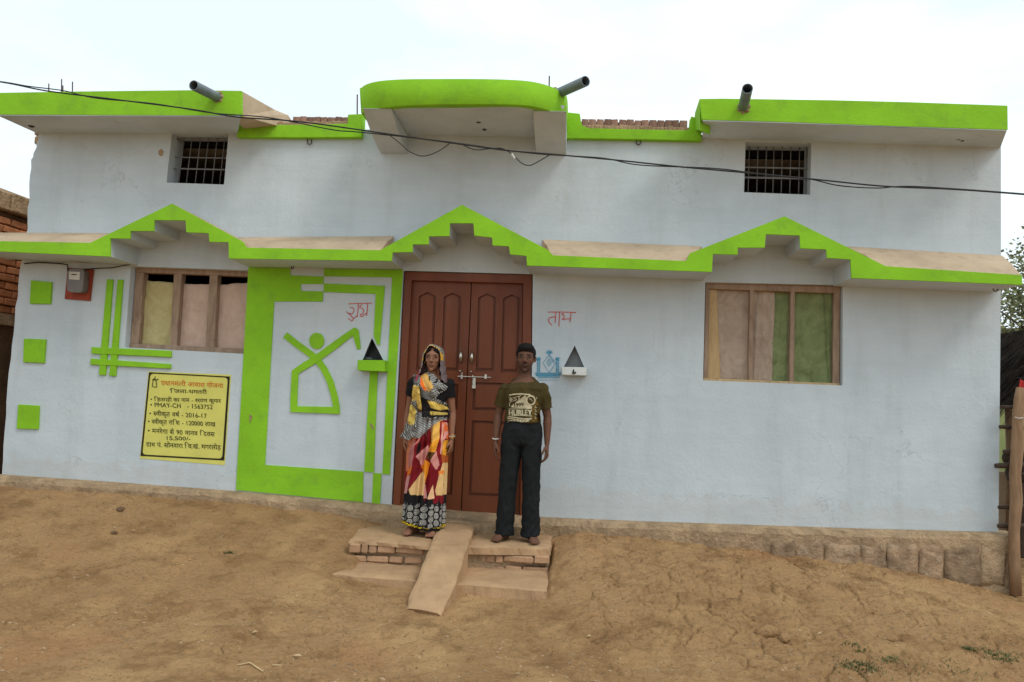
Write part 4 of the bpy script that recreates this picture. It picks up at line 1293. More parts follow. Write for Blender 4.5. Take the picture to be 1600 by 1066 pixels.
# ------------------------------------------------------------------ right: rail fence, shelter, walls, trees
fence = thing('rail_fence', 'rough wooden post with dark poles lashed to it beside the right house corner', 'fence', tuple(at(1587, 925, -0.12)))
P = [(1587.5, 930), (1585, 880), (1584.5, 830), (1588, 780), (1586, 740), (1589.5, 700), (1590, 660), (1592.5, 625), (1595, 606)]
tube('post', [at(x, y, -0.14) for x, y in P], [0.045, 0.043, 0.042, 0.046, 0.043, 0.047, 0.042, 0.040, 0.034], M['post_wood'], fence, 10)
for y0, r, x0, yt in ((640, .017, 1563, 636), (668, .018, 1561.5, 667), (708, .022, 1568, 706), (727, .024, 1555, 728), (738, .012, 1572, 742), (768, .016, 1561, 793), (790, .018, 1560, 793), (822, .020, 1559, 822)):
    if y0 == 768: continue
    a = at(x0, yt, -0.085); b = at(1630, y0 + 1, -0.085)
    mid = (a + b) / 2 + np.array([0, 0, random.uniform(-.01, .01)])
    tube('rail', [a, a * .7 + mid * .3, mid, b], [r * .8, r, r * 1.05, r], M['dark_wood'], fence, 8)
tube('tie_wire', [at(1586, 652, -0.19), at(1592, 654, -0.195), at(1598, 653, -0.19), at(1597, 656, -0.10), at(1586, 655, -0.10), at(1586, 652, -0.19)], 0.004, M['paper'], fence, 6)

shel = thing('thatched_shelter', 'dark thatched lean-to beyond the right corner of the house', 'shelter', (6.3, 2.2, -0.5))
th = MB()
A = at(1571, 612, 2.0); B = at(1606, 512, 2.0)
for k in range(900):
    u, w = random.random(), random.random()
    s0 = np.array([A[0] + (B[0] - A[0]) * u, 1.6 + 1.6 * w, A[2] + (B[2] - A[2]) * u + random.uniform(-0.10, 0.05)])
    d = np.array([-0.34, random.uniform(-.10, .10), -0.36 + random.uniform(-.14, .10)]) * random.uniform(.6, 1.2)
    q = 0.007
    th.add(([tuple(s0), tuple(s0 + [0, q * 1.5, q]), tuple(s0 + d + [0, q, 0]), tuple(s0 + d)], [(0, 1, 2, 3)]))
for k in range(5):
    u = k / 5
    a = A + (B - A) * u; b = A + (B - A) * (u + .25)
    th.add(box_data((a[0] + 0.02, 1.6, a[2] - 0.16), (b[0] + .3, 3.2, b[2] - 0.06)))
o = th.build('thatch', M['straw'], shel); o['kind'] = 'stuff'
bx = float(B[0])
rf = mesh_obj('roof_side', [(bx - .1, 1.6, B[2] - .05), (bx + 2.2, 1.6, B[2] - .9), (bx + 2.2, 3.2, B[2] - .9), (bx - .1, 3.2, B[2] - .05), (bx - .1, 1.6, B[2] - .2), (bx + 2.2, 1.6, B[2] - 1.05), (bx + 2.2, 3.2, B[2] - 1.05), (bx - .1, 3.2, B[2] - .2)],
         [(0, 1, 2, 3), (7, 6, 5, 4), (0, 4, 5, 1), (1, 5, 6, 2), (2, 6, 7, 3), (3, 7, 4, 0)], M['straw'], shel)
for x, y in ((bx + .35, 1.75), (bx + 2.0, 1.75), (bx + .35, 3.05), (bx + 2.0, 3.05)):
    tube('post', [(x, y, -0.55), (x + .02, y, 0.4), (x - .01, y, 1.25)], [.05, .045, .04], M['post_wood'], shel, 8)
rag_ = thing('hanging_cloth', 'red cloth hanging at the right edge under the thatched shelter', 'cloth', tuple(at(1599, 630, 1.2)))
nn = 10; V = []; F = []
for j in range(nn + 1):
    for i in range(nn + 1):
        u, w = i / nn, j / nn
        q = at(1593 + 26 * u + 5 * (w - .5) ** 2, 592 + 46 * w + 3 * math.sin(u * 6), 1.2)
        V.append((q[0], q[1] + 0.03 * math.sin(u * 9 + w * 2), q[2]))
for j in range(nn):
    for i in range(nn): F.append((j * (nn + 1) + i, j * (nn + 1) + i + 1, (j + 1) * (nn + 1) + i + 1, (j + 1) * (nn + 1) + i))
o = mesh_obj('cloth', V, F, M['red_cloth'], rag_, smooth=True); s = o.modifiers.new('t', 'SOLIDIFY'); s.thickness = 0.004
tube('line', [at(1588, 590, 1.2), at(1604, 592, 1.2), at(1640, 590, 1.2)], 0.004, M['cable'], rag_, 5)

a = at(1560, 612, 4.0); b = at(1590, 745, 4.0)
gw = tag(box('green_wall', (a[0] - 0.6, 4.0, -0.5), (a[0] + 5.0, 4.18, a[2]), M['green_wall'], None, 0.01), 'pale green plastered yard wall seen past the right house corner', 'wall')
lo = at(1575, 738, 3.4)
lw = tag(box('low_wall', (lo[0] - 0.5, 3.4, -0.55), (lo[0] + 4.0, 3.6, lo[2]), M['cement'], None, 0.02), 'low tan mud wall behind the wooden rails at right', 'wall')
wp = thing('wood_stack', 'dark timber offcuts stacked behind the rails at right', 'wood pile', (5.2, 2.6, -0.5))
for k in range(9):
    q = at(1566 + random.uniform(0, 12), 712 + k * 4.2, 2.6)
    tube('billet', [(q[0], 2.6 + random.uniform(-.05, .05), q[2]), (q[0] + 0.9, 2.65, q[2] + random.uniform(-.05, .05))], random.uniform(.035, .06), M['dark_wood'], wp, 7)
box('trestle', (float(q[0]) + .1, 2.55, -0.5), (float(q[0]) + 0.75, 2.72, float(q[2]) - .05), M['dark_wood'], wp, 0.01)

def leaf_mat(name, a, b):
    t = NT(name, 0.75, 0.25)
    t.color(t.mix(t.ramp(t.noise(1.8, 5, 0.6), 0.3, 0.7), a, b))
    t.b.inputs['Transmission Weight'].default_value = 0.0
    return t.m
M['leafA'] = leaf_mat('olive_foliage', (0.14, 0.16, 0.075), (0.27, 0.28, 0.14))
M['leafB'] = leaf_mat('dull_green_foliage', (0.16, 0.175, 0.07), (0.31, 0.30, 0.13))
M['bark'] = wood('grey_bark', (0.09, 0.07, 0.055), (0.18, 0.145, 0.115))
def tree(name, label, base, h, R, zc, n, mat, leaf=0.05, cat='tree', clumps=26, seed=0, sparse=0.55):
    r = random.Random(seed)
    t = thing(name, label, cat, base)
    bx_, by_, bz_ = base
    tr = MB(); cr = MB()
    top = np.array([bx_ + r.uniform(-.2, .2), by_, bz_ + h * 0.62])
    tr.add(tube_data([(bx_, by_, bz_ - 0.1), (bx_ + .06, by_, bz_ + h * .25), tuple(top)], [R * .085, R * .07, R * .04], 8))
    cs = []
    for k in range(clumps):
        while True:
            v = np.array([r.uniform(-1, 1), r.uniform(-1, 1), r.uniform(-1, 1)])
            if v @ v < 1: break
        v = v / (np.linalg.norm(v) + 1e-6) * (0.35 + 0.65 * r.random() ** 0.6)
        c = np.array([bx_, by_, bz_ + zc]) + v * np.array([R, R, R * .85])
        cs.append((c, R * r.uniform(.20, .38)))
        if k % 2 == 0:
            m = (top + c) / 2 + np.array([0, 0, -0.08 * R])
            tr.add(tube_data([tuple(top - [0, 0, r.uniform(0, h * .25)]), tuple(m), tuple(c)], [R * .028, R * .016, R * .006], 5))
    for k in range(n):
        c, rad = cs[k % clumps]
        d = np.array([r.gauss(0, 1), r.gauss(0, 1), r.gauss(0, .8)]) * rad * sparse
        p = c + d
        a = np.array([r.uniform(-1, 1), r.uniform(-1, 1), r.uniform(-1, .4)]); a /= np.linalg.norm(a) + 1e-6
        b = np.cross(a, [r.uniform(-1, 1), r.uniform(-1, 1), r.uniform(-1, 1)]); b /= np.linalg.norm(b) + 1e-6
        s = leaf * r.uniform(.6, 1.3)
        cr.add(([tuple(p), tuple(p + a * s * .5 + b * s * .28), tuple(p + a * s), tuple(p + a * s * .5 - b * s * .28)], [(0, 1, 2, 3)]))
    tr.build('trunk', M['bark'], t, smooth=True)
    cr.build('crown', mat, t)
    return t
p = at(1655, 640, 7.0)
tree('tree', 'airy olive tree with sparse outer twigs against the white sky at right', (float(p[0]), 7.0, -0.5), 5.0, 1.6, 3.3, 16000, M['leafA'], 0.085, clumps=60, seed=3, sparse=.5)
p = at(1650, 640, 6.0)
tree('bush', 'dense dull green bush below the airy tree at right', (float(p[0]), 6.0, -0.5), 3.2, 1.35, 1.75, 20000, M['leafB'], 0.11, 'bush', 60, 5, .6)
p = at(1572, 640, 9.0)
tree('bush', 'tall dull green bush glimpsed between house corner and thatch', (float(p[0]) + .25, 9.0, -0.5), 3.4, 1.35, 2.05, 18000, M['leafB'], 0.13, 'bush', 60, 8, .6)

# ------------------------------------------------------------------ loose things on the ground
def rock_mesh(r, seed, sub=2):
    bm = bmesh.new(); bmesh.ops.create_icosphere(bm, subdivisions=sub, radius=1.0)
    rr = random.Random(seed); o1, o2 = rr.uniform(0, 50), rr.uniform(0, 50)
    for v in bm.verts:
        d = 0.65 + 0.7 * fbm(np.array([v.co.x * 1.4 + o1 + v.co.z]), np.array([v.co.y * 1.4 + o2]), 3, seed)[0]
        v.co = Vector((v.co.x * r[0], v.co.y * r[1], v.co.z * r[2])) * d
    me = bpy.data.meshes.new('stone'); bm.to_mesh(me); bm.free()
    return me
def gplace(px, py):
    """Ground point the pixel shows (march along the ray)."""
    d = (px - 800.0) / FPX * CR - (py - 533.0) / FPX * CU + CF
    t = 2.0
    while t < 12:
        q = CAM_POS + d * t
        if q[2] < gz(q[0], q[1]): break
        t += 0.01
    return q
def ground_obj(name, me, px, py, label, cat, rz=0, dz=0.0, group=None):
    q = gplace(px, py)
    o = link(bpy.data.objects.new(name, me)); o.location = (q[0], q[1], gz(q[0], q[1]) + dz); o.rotation_euler = (0, 0, rz)
    return tag(o, label, cat, group)
def mm(me, m):
    me.materials.append(m)
    return me
ground_obj('stone', mm(rock_mesh((.085, .06, .045), 1), M['earth']), 1199, 992, 'largest rounded earthy stone lying right of centre in the foreground', 'stone', .3, .012)
ground_obj('stone', mm(rock_mesh((.05, .04, .03), 2), M['earth']), 1226, 1001, 'smaller stone just right of the largest foreground stone', 'stone', 1.0, .006)
ground_obj('stone', mm(rock_mesh((.045, .03, .022), 3), M['earth']), 1395, 1000, 'pale flat stone in the cracked mud at lower right', 'stone', .6, .004)
ground_obj('stone', mm(rock_mesh((.035, .03, .022), 4), M['mud_wall']), 188, 798, 'dark clod of earth lying below the blue wall at left', 'clod', .6, .008)
ground_obj('stone', mm(rock_mesh((.035, .025, .018), 5), M['mud_wall']), 178, 834, 'dark clod on bare earth under the first dark clod', 'clod', 1.6, .006)
def leafm(s):
    v = [(-s, 0, .004), (-.3 * s, .4 * s, .012), (.5 * s, .35 * s, .016), (s, 0, .006), (.4 * s, -.4 * s, .01), (-.4 * s, -.35 * s, .012), (0, 0, .001)]
    me = bpy.data.meshes.new('leaf'); me.from_pydata(v, [], [(6, i, (i + 1) % 6) for i in range(6)]); me.materials.append(M['leaf_dry'])
    return me
ground_obj('dry_leaf', leafm(.030), 463, 1028, 'largest pale curled leaf on the earth at lower left', 'leaf', .2, .003)
ground_obj('dry_leaf', leafm(.022), 398, 992, 'small pale leaf lying above the largest leaf at lower left', 'leaf', 1.0, .003)
ground_obj('dry_leaf', leafm(.018), 920, 998, 'small pale chip on the earth right of the ramp foot', 'leaf', .5, .003)
ground_obj('dry_leaf', leafm(.018), 1281, 993, 'tiny white scrap in the cracked mud behind the foreground stones', 'leaf', .5, .003)
ground_obj('dry_leaf', leafm(.016), 207, 832, 'tiny pale scrap beside the dark clods at left', 'leaf', .5, .003)
q0, q1, q2 = gplace(370, 1042), gplace(390, 1040), gplace(411, 1051)
tag(tube('twig', [q0 + [0, 0, .008], q1 + [0, 0, .016], q2 + [0, 0, .006]], 0.0042, M['leaf_dry'], None, 6), 'pale dry twig lying on the earth at lower left', 'twig')
q0, q1 = gplace(425, 1041), gplace(439, 1042)
tag(tube('twig', [q0 + [0, 0, .006], q1 + [0, 0, .008]], 0.004, M['leaf_dry'], None, 6), 'short pale straw right of the longer twig', 'twig')
# pebbles and crumbs of soil: nobody could count them
pb = MB()
shapes = []
for k in range(6):
    me = rock_mesh((1, .8, .6), 40 + k, 1); shapes.append(([tuple(v.co) for v in me.vertices], [tuple(p.vertices) for p in me.polygons]))
for k in range(9000):
    x, y = random.uniform(-4.3, 3.9), -random.random() ** .8 * 3.3 - .15
    if -1.75 < x < 0.0 and y > -1.7: continue
    if fbm(np.array([x * 1.3]), np.array([y * 1.7]), 3, 5)[0] < 0.40 + 0.16 * random.random(): continue
    s = 0.003 + 0.011 * random.random() ** 4
    v, f = shapes[k % 6]; z = gz(x, y)
    pb.add(([(p[0] * s + x, p[1] * s + y, p[2] * s + z) for p in v], f))
tag(pb.build('gravel', M['pebble']), 'scattered crumbs of soil and tiny pebbles on the earth', kind='stuff')
def litter():
    m = MB()
    for k in range(1100):
        x, y = random.uniform(-4.3, 3.9), -random.random() * 3.1 - .2
        if -1.75 < x < 0.0 and y > -1.7: continue
        a = random.uniform(0, PI); l = 0.012 + 0.035 * random.random() ** 2; w = 0.0016 + .001 * random.random()
        z0, z1 = gz(x, y) + .004, gz(x + l * math.cos(a), y + l * math.sin(a)) + .007
        dx, dy = -w * math.sin(a), w * math.cos(a)
        m.add(([(x, y, z0), (x + l * math.cos(a), y + l * math.sin(a), z1), (x + l * math.cos(a) + dx, y + l * math.sin(a) + dy, z1), (x + dx, y + dy, z0)], [(0, 1, 2, 3)]), random.choice((0, 0, 1)))
    return tag(m.build('litter', [M['straw'], M['leaf_dry']]), 'bits of straw and dead leaf strewn over the earth', kind='stuff')
litter()
M['grass'] = leaf_mat('low_weed_green', (0.06, 0.07, 0.022), (0.15, 0.145, 0.05))
GR = MB()
def grass_at(px, py, n, spread):
    m = GR; q = gplace(px, py)
    for k in range(n):
        x, y = q[0] + random.gauss(0, spread), q[1] + random.gauss(0, spread * .6)
        z = gz(x, y); h = random.uniform(.005, .020); a = random.uniform(0, 2 * PI); l = random.uniform(.006, .03); w = .003
        e = (x + l * math.cos(a), y + l * math.sin(a), z + h)
        mid = ((x + e[0]) / 2 - w, (y + e[1]) / 2 + w * .5, z + h * .7)
        m.add(([(x - w / 2, y, z - .003), (x + w / 2, y, z - .003), (mid[0] + 2 * w, mid[1], mid[2]), e, mid], [(0, 1, 2, 4), (4, 2, 3)]))
for g in ((1345, 1046, 300, .07), (1390, 1032, 90, .035), (1340, 1018, 80, .04), (1513, 1016, 90, .02), (1562, 1030, 220, .06), (357, 865, 60, .018), (1420, 1040, 40, .08), (1500, 1050, 40, .08)): grass_at(*g)
tag(GR.build('grass', M['grass']), 'low sparse tufts of weedy grass on the earth, mostly at lower right', kind='stuff')
# ------------------------------------------------------------------ people
def ev_mesh(o):
    dg = bpy.context.evaluated_depsgraph_get()
    return bpy.data.meshes.new_from_object(o.evaluated_get(dg))
def fuse(shells, voxel, name, smooth_it=3, factor=0.5):
    """One continuous surface from overlapping closed shells."""
    m = MB()
    for s in shells: m.add(s)
    o = m.build('fuse', [])
    fix_normals(o)
    r = o.modifiers.new('r', 'REMESH'); r.mode = 'VOXEL'; r.voxel_size = voxel; r.adaptivity = 0
    if smooth_it:
        s = o.modifiers.new('s', 'SMOOTH'); s.iterations = smooth_it; s.factor = factor
    me = ev_mesh(o); me.name = name
    d = o.data; bpy.data.objects.remove(o); bpy.data.meshes.remove(d)
    me.polygons.foreach_set('use_smooth', [True] * len(me.polygons))
    return me
def coords(me):
    a = np.empty(len(me.vertices) * 3); me.vertices.foreach_get('co', a)
    return a.reshape(-1, 3)
def normals(me):
    a = np.empty(len(me.vertices) * 3); me.vertices.foreach_get('normal', a)
    return a.reshape(-1, 3)
def set_co(me, c): me.vertices.foreach_set('co', c.ravel()); me.update()
def paint(me, col, name='tint'):
    ca = me.color_attributes.new(name, 'FLOAT_COLOR', 'POINT')
    ca.data.foreach_set('color', np.concatenate([col, np.ones((len(col), 1))], 1).ravel().astype(np.float32))
def place(me, name, mat, parent):
    if mat is not None and len(me.materials) == 0: me.materials.append(mat)
    o = link(bpy.data.objects.new(name, me)); o.parent = parent
    return o
def bvh_of(*ms):
    V, F = [], []
    for me in ms:
        k = len(V); V += [tuple(v.co) for v in me.vertices]; F += [tuple(i + k for i in p.vertices) for p in me.polygons]
    return BVHTree.FromPolygons(V, F)
def tinted(name, rough=0.6, spec=0.3, sss=0.0, bump=None):
    t = NT(name, rough, spec); c = t.attr('tint')
    c = t.mix(1.0, c, t.ramp(t.noise(30, 4, 0.6), 0.2, 0.8, (0.86,) * 3, (1.12,) * 3), 'MULTIPLY')
    t.color(c)
    if sss: t.b.inputs['Subsurface Weight'].default_value = sss; t.b.inputs['Subsurface Scale'].default_value = 0.01
    if bump: t.bump(t.noise(bump, 5, 0.6), 0.3, 0.004)
    return t.m
M['skin'] = tinted('skin', 0.65, 0.22)
M['print'] = tinted('printed_cotton', 0.9, 0.15, bump=140)
M['eye_white_shaded'] = mottled('eye_white_shaded', (0.105, 0.080, 0.066), 0.03, 5, 0.3, 0.5, 0)  # socket shade put into the colour of the whites
M['eye_dark'] = mottled('eye_dark', (0.012, 0.009, 0.007), 0.03, 5, 0.2, 0.5, 0)
M['hair'] = mottled('black_hair', (0.007, 0.006, 0.006), 0.4, 60, 0.75, 0.2, 0.6, 120, 0.004)
M['gold'] = mottled('gold', (0.75, 0.45, 0.12), 0.05, 5, 0.3, 0.5, 0, metal=1.0)

def hand_shells(wrist, side, L=0.165, droop=(0.0, -0.05), curl=1.0, turn=0.35):
    """Relaxed hand hanging from the wrist; palm faces the thigh, thumb forward. side = +1 on the viewer's right."""
    w = np.array(wrist, float)
    S = []
    k = L / 0.165
    dn = np.array([droop[0], droop[1], -1.0]); dn /= np.linalg.norm(dn)
    fw = np.array([-side * turn, -1.0, 0.0]); fw /= np.linalg.norm(fw)   # towards the thumb edge
    fw = fw - dn * (fw @ dn); fw /= np.linalg.norm(fw)
    inn = np.cross(fw, dn); inn *= -np.sign(inn[0]) * side               # palm normal, towards the thigh
    pl = 0.082 * k
    S.append(tube_data([w - dn * .02, w + dn * .02 * k, w + dn * .055 * k, w + dn * pl], [(.017 * k, .021 * k), (.016 * k, .030 * k), (.0155 * k, .036 * k), (.012 * k, .034 * k)], 12) if abs(fw[1]) > .5 else
             tube_data([w - dn * .02, w + dn * .02 * k, w + dn * pl], [.02 * k, .03 * k, .03 * k], 12))
    for q, (off, ln) in enumerate(((.027, .066), (.0095, .076), (-.009, .070), (-.0265, .055))):
        b = w + dn * (pl - .012 * k) + fw * off * k
        P = [b]; d = dn.copy(); seg = ln * k / 3
        P.append(P[-1] + dn * .012 * k)
        for j, cu in enumerate((.18, .45, .45)):
            a = cu * curl * (1 + .15 * q)
            d = d * math.cos(a) + inn * math.sin(a); d /= np.linalg.norm(d)
            P.append(P[-1] + d * seg)
        r = .0083 * k * (1.0 if q < 3 else .88)
        S.append(tube_data(P, [r, r, r * .98, r * .92, r * .7], 10)); S.append(ball_data(P[-1], r * .75, 8, 6))
    b = w + dn * .022 * k + fw * .024 * k
    t = dn * .75 + fw * .62 + inn * .25; t /= np.linalg.norm(t)
    t2 = dn * .95 + fw * .2 + inn * .35; t2 /= np.linalg.norm(t2)
    P = [b - t * .008, b + t * .022 * k, b + t * .038 * k + t2 * .006, b + t * .038 * k + t2 * .03 * k]
    S.append(tube_data(P, [.0125 * k, .0112 * k, .0095 * k, .0065 * k], 10)); S.append(ball_data(P[-1], .0068 * k, 8, 6))
    return S
def foot_shells(x, side, z0=0.0, L=0.24, out=0.30, y0=0.0):
    S = []
    d = np.array([side * math.sin(out), -math.cos(out), 0.0]); s = np.array([math.cos(out), side * math.sin(out), 0])
    h = np.array([x, y0 + 0.03, z0])
    P = [h - d * .045 + [0, 0, .030], h - d * .01 + [0, 0, .036], h + d * .05 + [0, 0, .040], h + d * .105 + [0, 0, .028], h + d * (L - .095) + [0, 0, .017]]
    S.append(tube_data(P, [(.026, .026), (.031, .034), (.034, .038), (.041, .026), (.043, .0155)], 14))
    S.append(ball_data(h - d * .03 + [0, 0, .030], (.030, .034, .030), 12, 8))
    for q, (off, ln, r) in enumerate(((-.031, .050, .0125), (-.011, .045, .0095), (.006, .040, .009), (.021, .032, .0085), (.034, .023, .008))):
        b = h + d * (L - .108) + s * off * side + np.array([0, 0, r + .003])
        S.append(tube_data([b, b + d * ln * .55 + [0, 0, .003], b + d * ln], [r * 1.05, r, r * .8], 8)); S.append(ball_data(b + d * ln, (r * .95, r * .95, r * .85), 8, 6))
    S.append(tube_data([h + [0, 0, .03], h + [0, .002, .075], h + [0, .004, .14]], [(.030, .036), (.027, .033), (.033, .038)], 12))
    return S
def head_shells(c, k=1.0, jaw=1.0, female=False):
    """Skull, face, neck root. c is the middle of the head; the face looks to -Y."""
    c = np.array(c, float)
    A = lambda *p: tuple(c + np.array(p) * k)
    r = lambda *q: tuple(x * k for x in q)
    S = [ball_data(A(0, .012, .028), r(.074, .094, .088), 24, 16),
         tube_data([A(0, -.012, .045), A(0, -.016, .005), A(0, -.018, -.035), A(0, -.022, -.068), A(0, -.030, -.098), A(0, -.034, -.110)],
                   [r(.068, .072), r(.069, .071), r(.064 * jaw, .066), r(.055 * jaw, .058), r(.036 * jaw, .042), r(.020, .026)], 20, sup=2.3),
         ball_data(A(0, -.076, -.098), r(.021 * jaw, .017, .015), 12, 8),                        # chin
         tube_data([A(0, -.082, .022), A(0, -.096, .000), A(0, -.108, -.020), A(0, -.106, -.029)], [r(.0085, .010), r(.0095, .012), r(.0125, .013), r(.010, .009)], 10),   # nose
         ball_data(A(.0115, -.094, -.025), r(.0085, .011, .0075), 8, 6), ball_data(A(-.0115, -.094, -.025), r(.0085, .011, .0075), 8, 6),
         tube_data([A(-.052, -.060, .030), A(-.030, -.081, .036), A(0, -.083, .032), A(.030, -.081, .036), A(.052, -.060, .030)], [r(.005, .006), r(.0065, .007), r(.005, .006), r(.0065, .007), r(.005, .006)], 8),  # brow
         ball_data(A(.038, -.060, -.016), r(.022, .018, .020), 10, 8), ball_data(A(-.038, -.060, -.016), r(.022, .018, .020), 10, 8),   # cheekbones
         tube_data([A(-.023, -.081, -.056), A(-.010, -.090, -.0525), A(0, -.0915, -.0545), A(.010, -.090, -.0525), A(.023, -.081, -.056)], [r(.003, .003), r(.0058, .0058), r(.0052, .0052), r(.0058, .0058), r(.003, .003)], 8),
         tube_data([A(-.021, -.081, -.060), A(0, -.0905, -.0655), A(.021, -.081, -.060)], [r(.003, .003), r(.0075, .0068), r(.003, .003)], 8)]
    for s in (-1, 1):
        S.append(tube_data([A(s * .069, .012, .018), A(s * .080, .018, .022), A(s * .083, .020, .004), A(s * .078, .012, -.018), A(s * .070, .006, -.024)], [r(.006, .009), r(.007, .013), r(.007, .013), r(.006, .009), r(.004, .006)], 8))
    return S
def face_tint(co, c, k, base, lip, brow=True, beard=0.0, must=0.0):
    col = np.tile(np.array(base), (len(co), 1))
    x, y, z = ((co - np.array(c)) / k).T
    front = y < -.03
    near = (np.abs(x) < .09) & (z > -.13) & (z < .12)
    def mixin(w, target):
        nonlocal col
        w = np.clip(w, 0, 1)[:, None]
        col = col * (1 - w) + np.array(target) * w
    if beard:
        w = sstep(-.028, -.055, z + .25 * np.abs(np.abs(x) - .0) * 0) * (y < .02) * near * beard * (0.6 + 0.4 * fbm(x * 90, z * 90, 3, 3))
        mixin(w, (.030, .018, .014))
    if must:
        w = np.exp(-((np.abs(x) - .012) / .016) ** 2) * np.exp(-((z + .041) / .0075) ** 2) * front * must
        mixin(w, (.012, .009, .008))
    w = np.exp(-(x / .0165) ** 4) * np.exp(-((z + .058) / .0085) ** 4) * (y < -.07); mixin(w * .75, lip)
    w = np.exp(-(x / .016) ** 4) * np.exp(-((z + .0572) / .0022) ** 2) * (y < -.07); mixin(w * .8, (.03, .012, .01))   # line between the lips
    for s in (-1, 1):
        xb = x - s * .031
        w = np.exp(-((z - .0355 + 3.2 * xb ** 2 + s * xb * .06) / .0052) ** 2) * np.exp(-(xb / .021) ** 4) * front; mixin(w * .92, (.012, .009, .008))
        w = np.exp(-(xb / .023) ** 2) * np.exp(-((z - .015) / .016) ** 2) * front; mixin(w * .68, np.array(base) * .34)  # shade of the eye socket painted into the skin
        w = np.exp(-((np.abs(x) - .0075) / .003) ** 2) * np.exp(-((z + .031) / .003) ** 2) * (y < -.085); mixin(w * .6, (.02, .01, .008))
    return col
def eyes(c, k, parent):
    for s in (-1, 1):
        e = MB()
        p = np.array(c) + np.array([s * .031, -.0690, .0135]) * k
        v, f = ball_data(p, (.0125 * k, .0112 * k, .0050 * k), 14, 10); e.add((v, f))
        v, f = ball_data(p + np.array([0, -.0072 * k, 0]), (.0075 * k, .0055 * k, .0060 * k), 12, 8); e.add((v, f), 1)
        v, f = tube_data([p + np.array([-.0145, -.006, -.001]) * k, p + np.array([-.006, -.0115, .0062]) * k, p + np.array([.006, -.0115, .0062]) * k, p + np.array([.0145, -.006, -.001]) * k], .0030 * k, 6); e.add((v, f), 1)
        e.build('eye', [M['eye_white_shaded'], M['eye_dark']], parent, smooth=True, local=True)
def garment_folds(me, amp, fx, fz, seed, zr=None):
    c = coords(me); n = normals(me)
    d = amp * (fbm(c[:, 0] * fx + c[:, 1] * 2.1 * fx / 3 + seed, c[:, 2] * fz + seed, 4, seed) - .5) * 2
    if zr is not None: d = d * sstep(zr[0], zr[1], c[:, 2])
    set_co(me, c + n * d[:, None])

def creases(me, amp, fx, fz, seed):
    c = coords(me); n = normals(me)
    f = fbm(c[:, 0] * fx + c[:, 1] * fx * .8 + c[:, 2] * 2.5 + seed, c[:, 2] * fz - c[:, 0] * 3 + seed, 3, seed)
    r = (1 - np.abs(2 * f - 1)) ** 4
    set_co(me, c + n * (amp * (r - .4))[:, None])

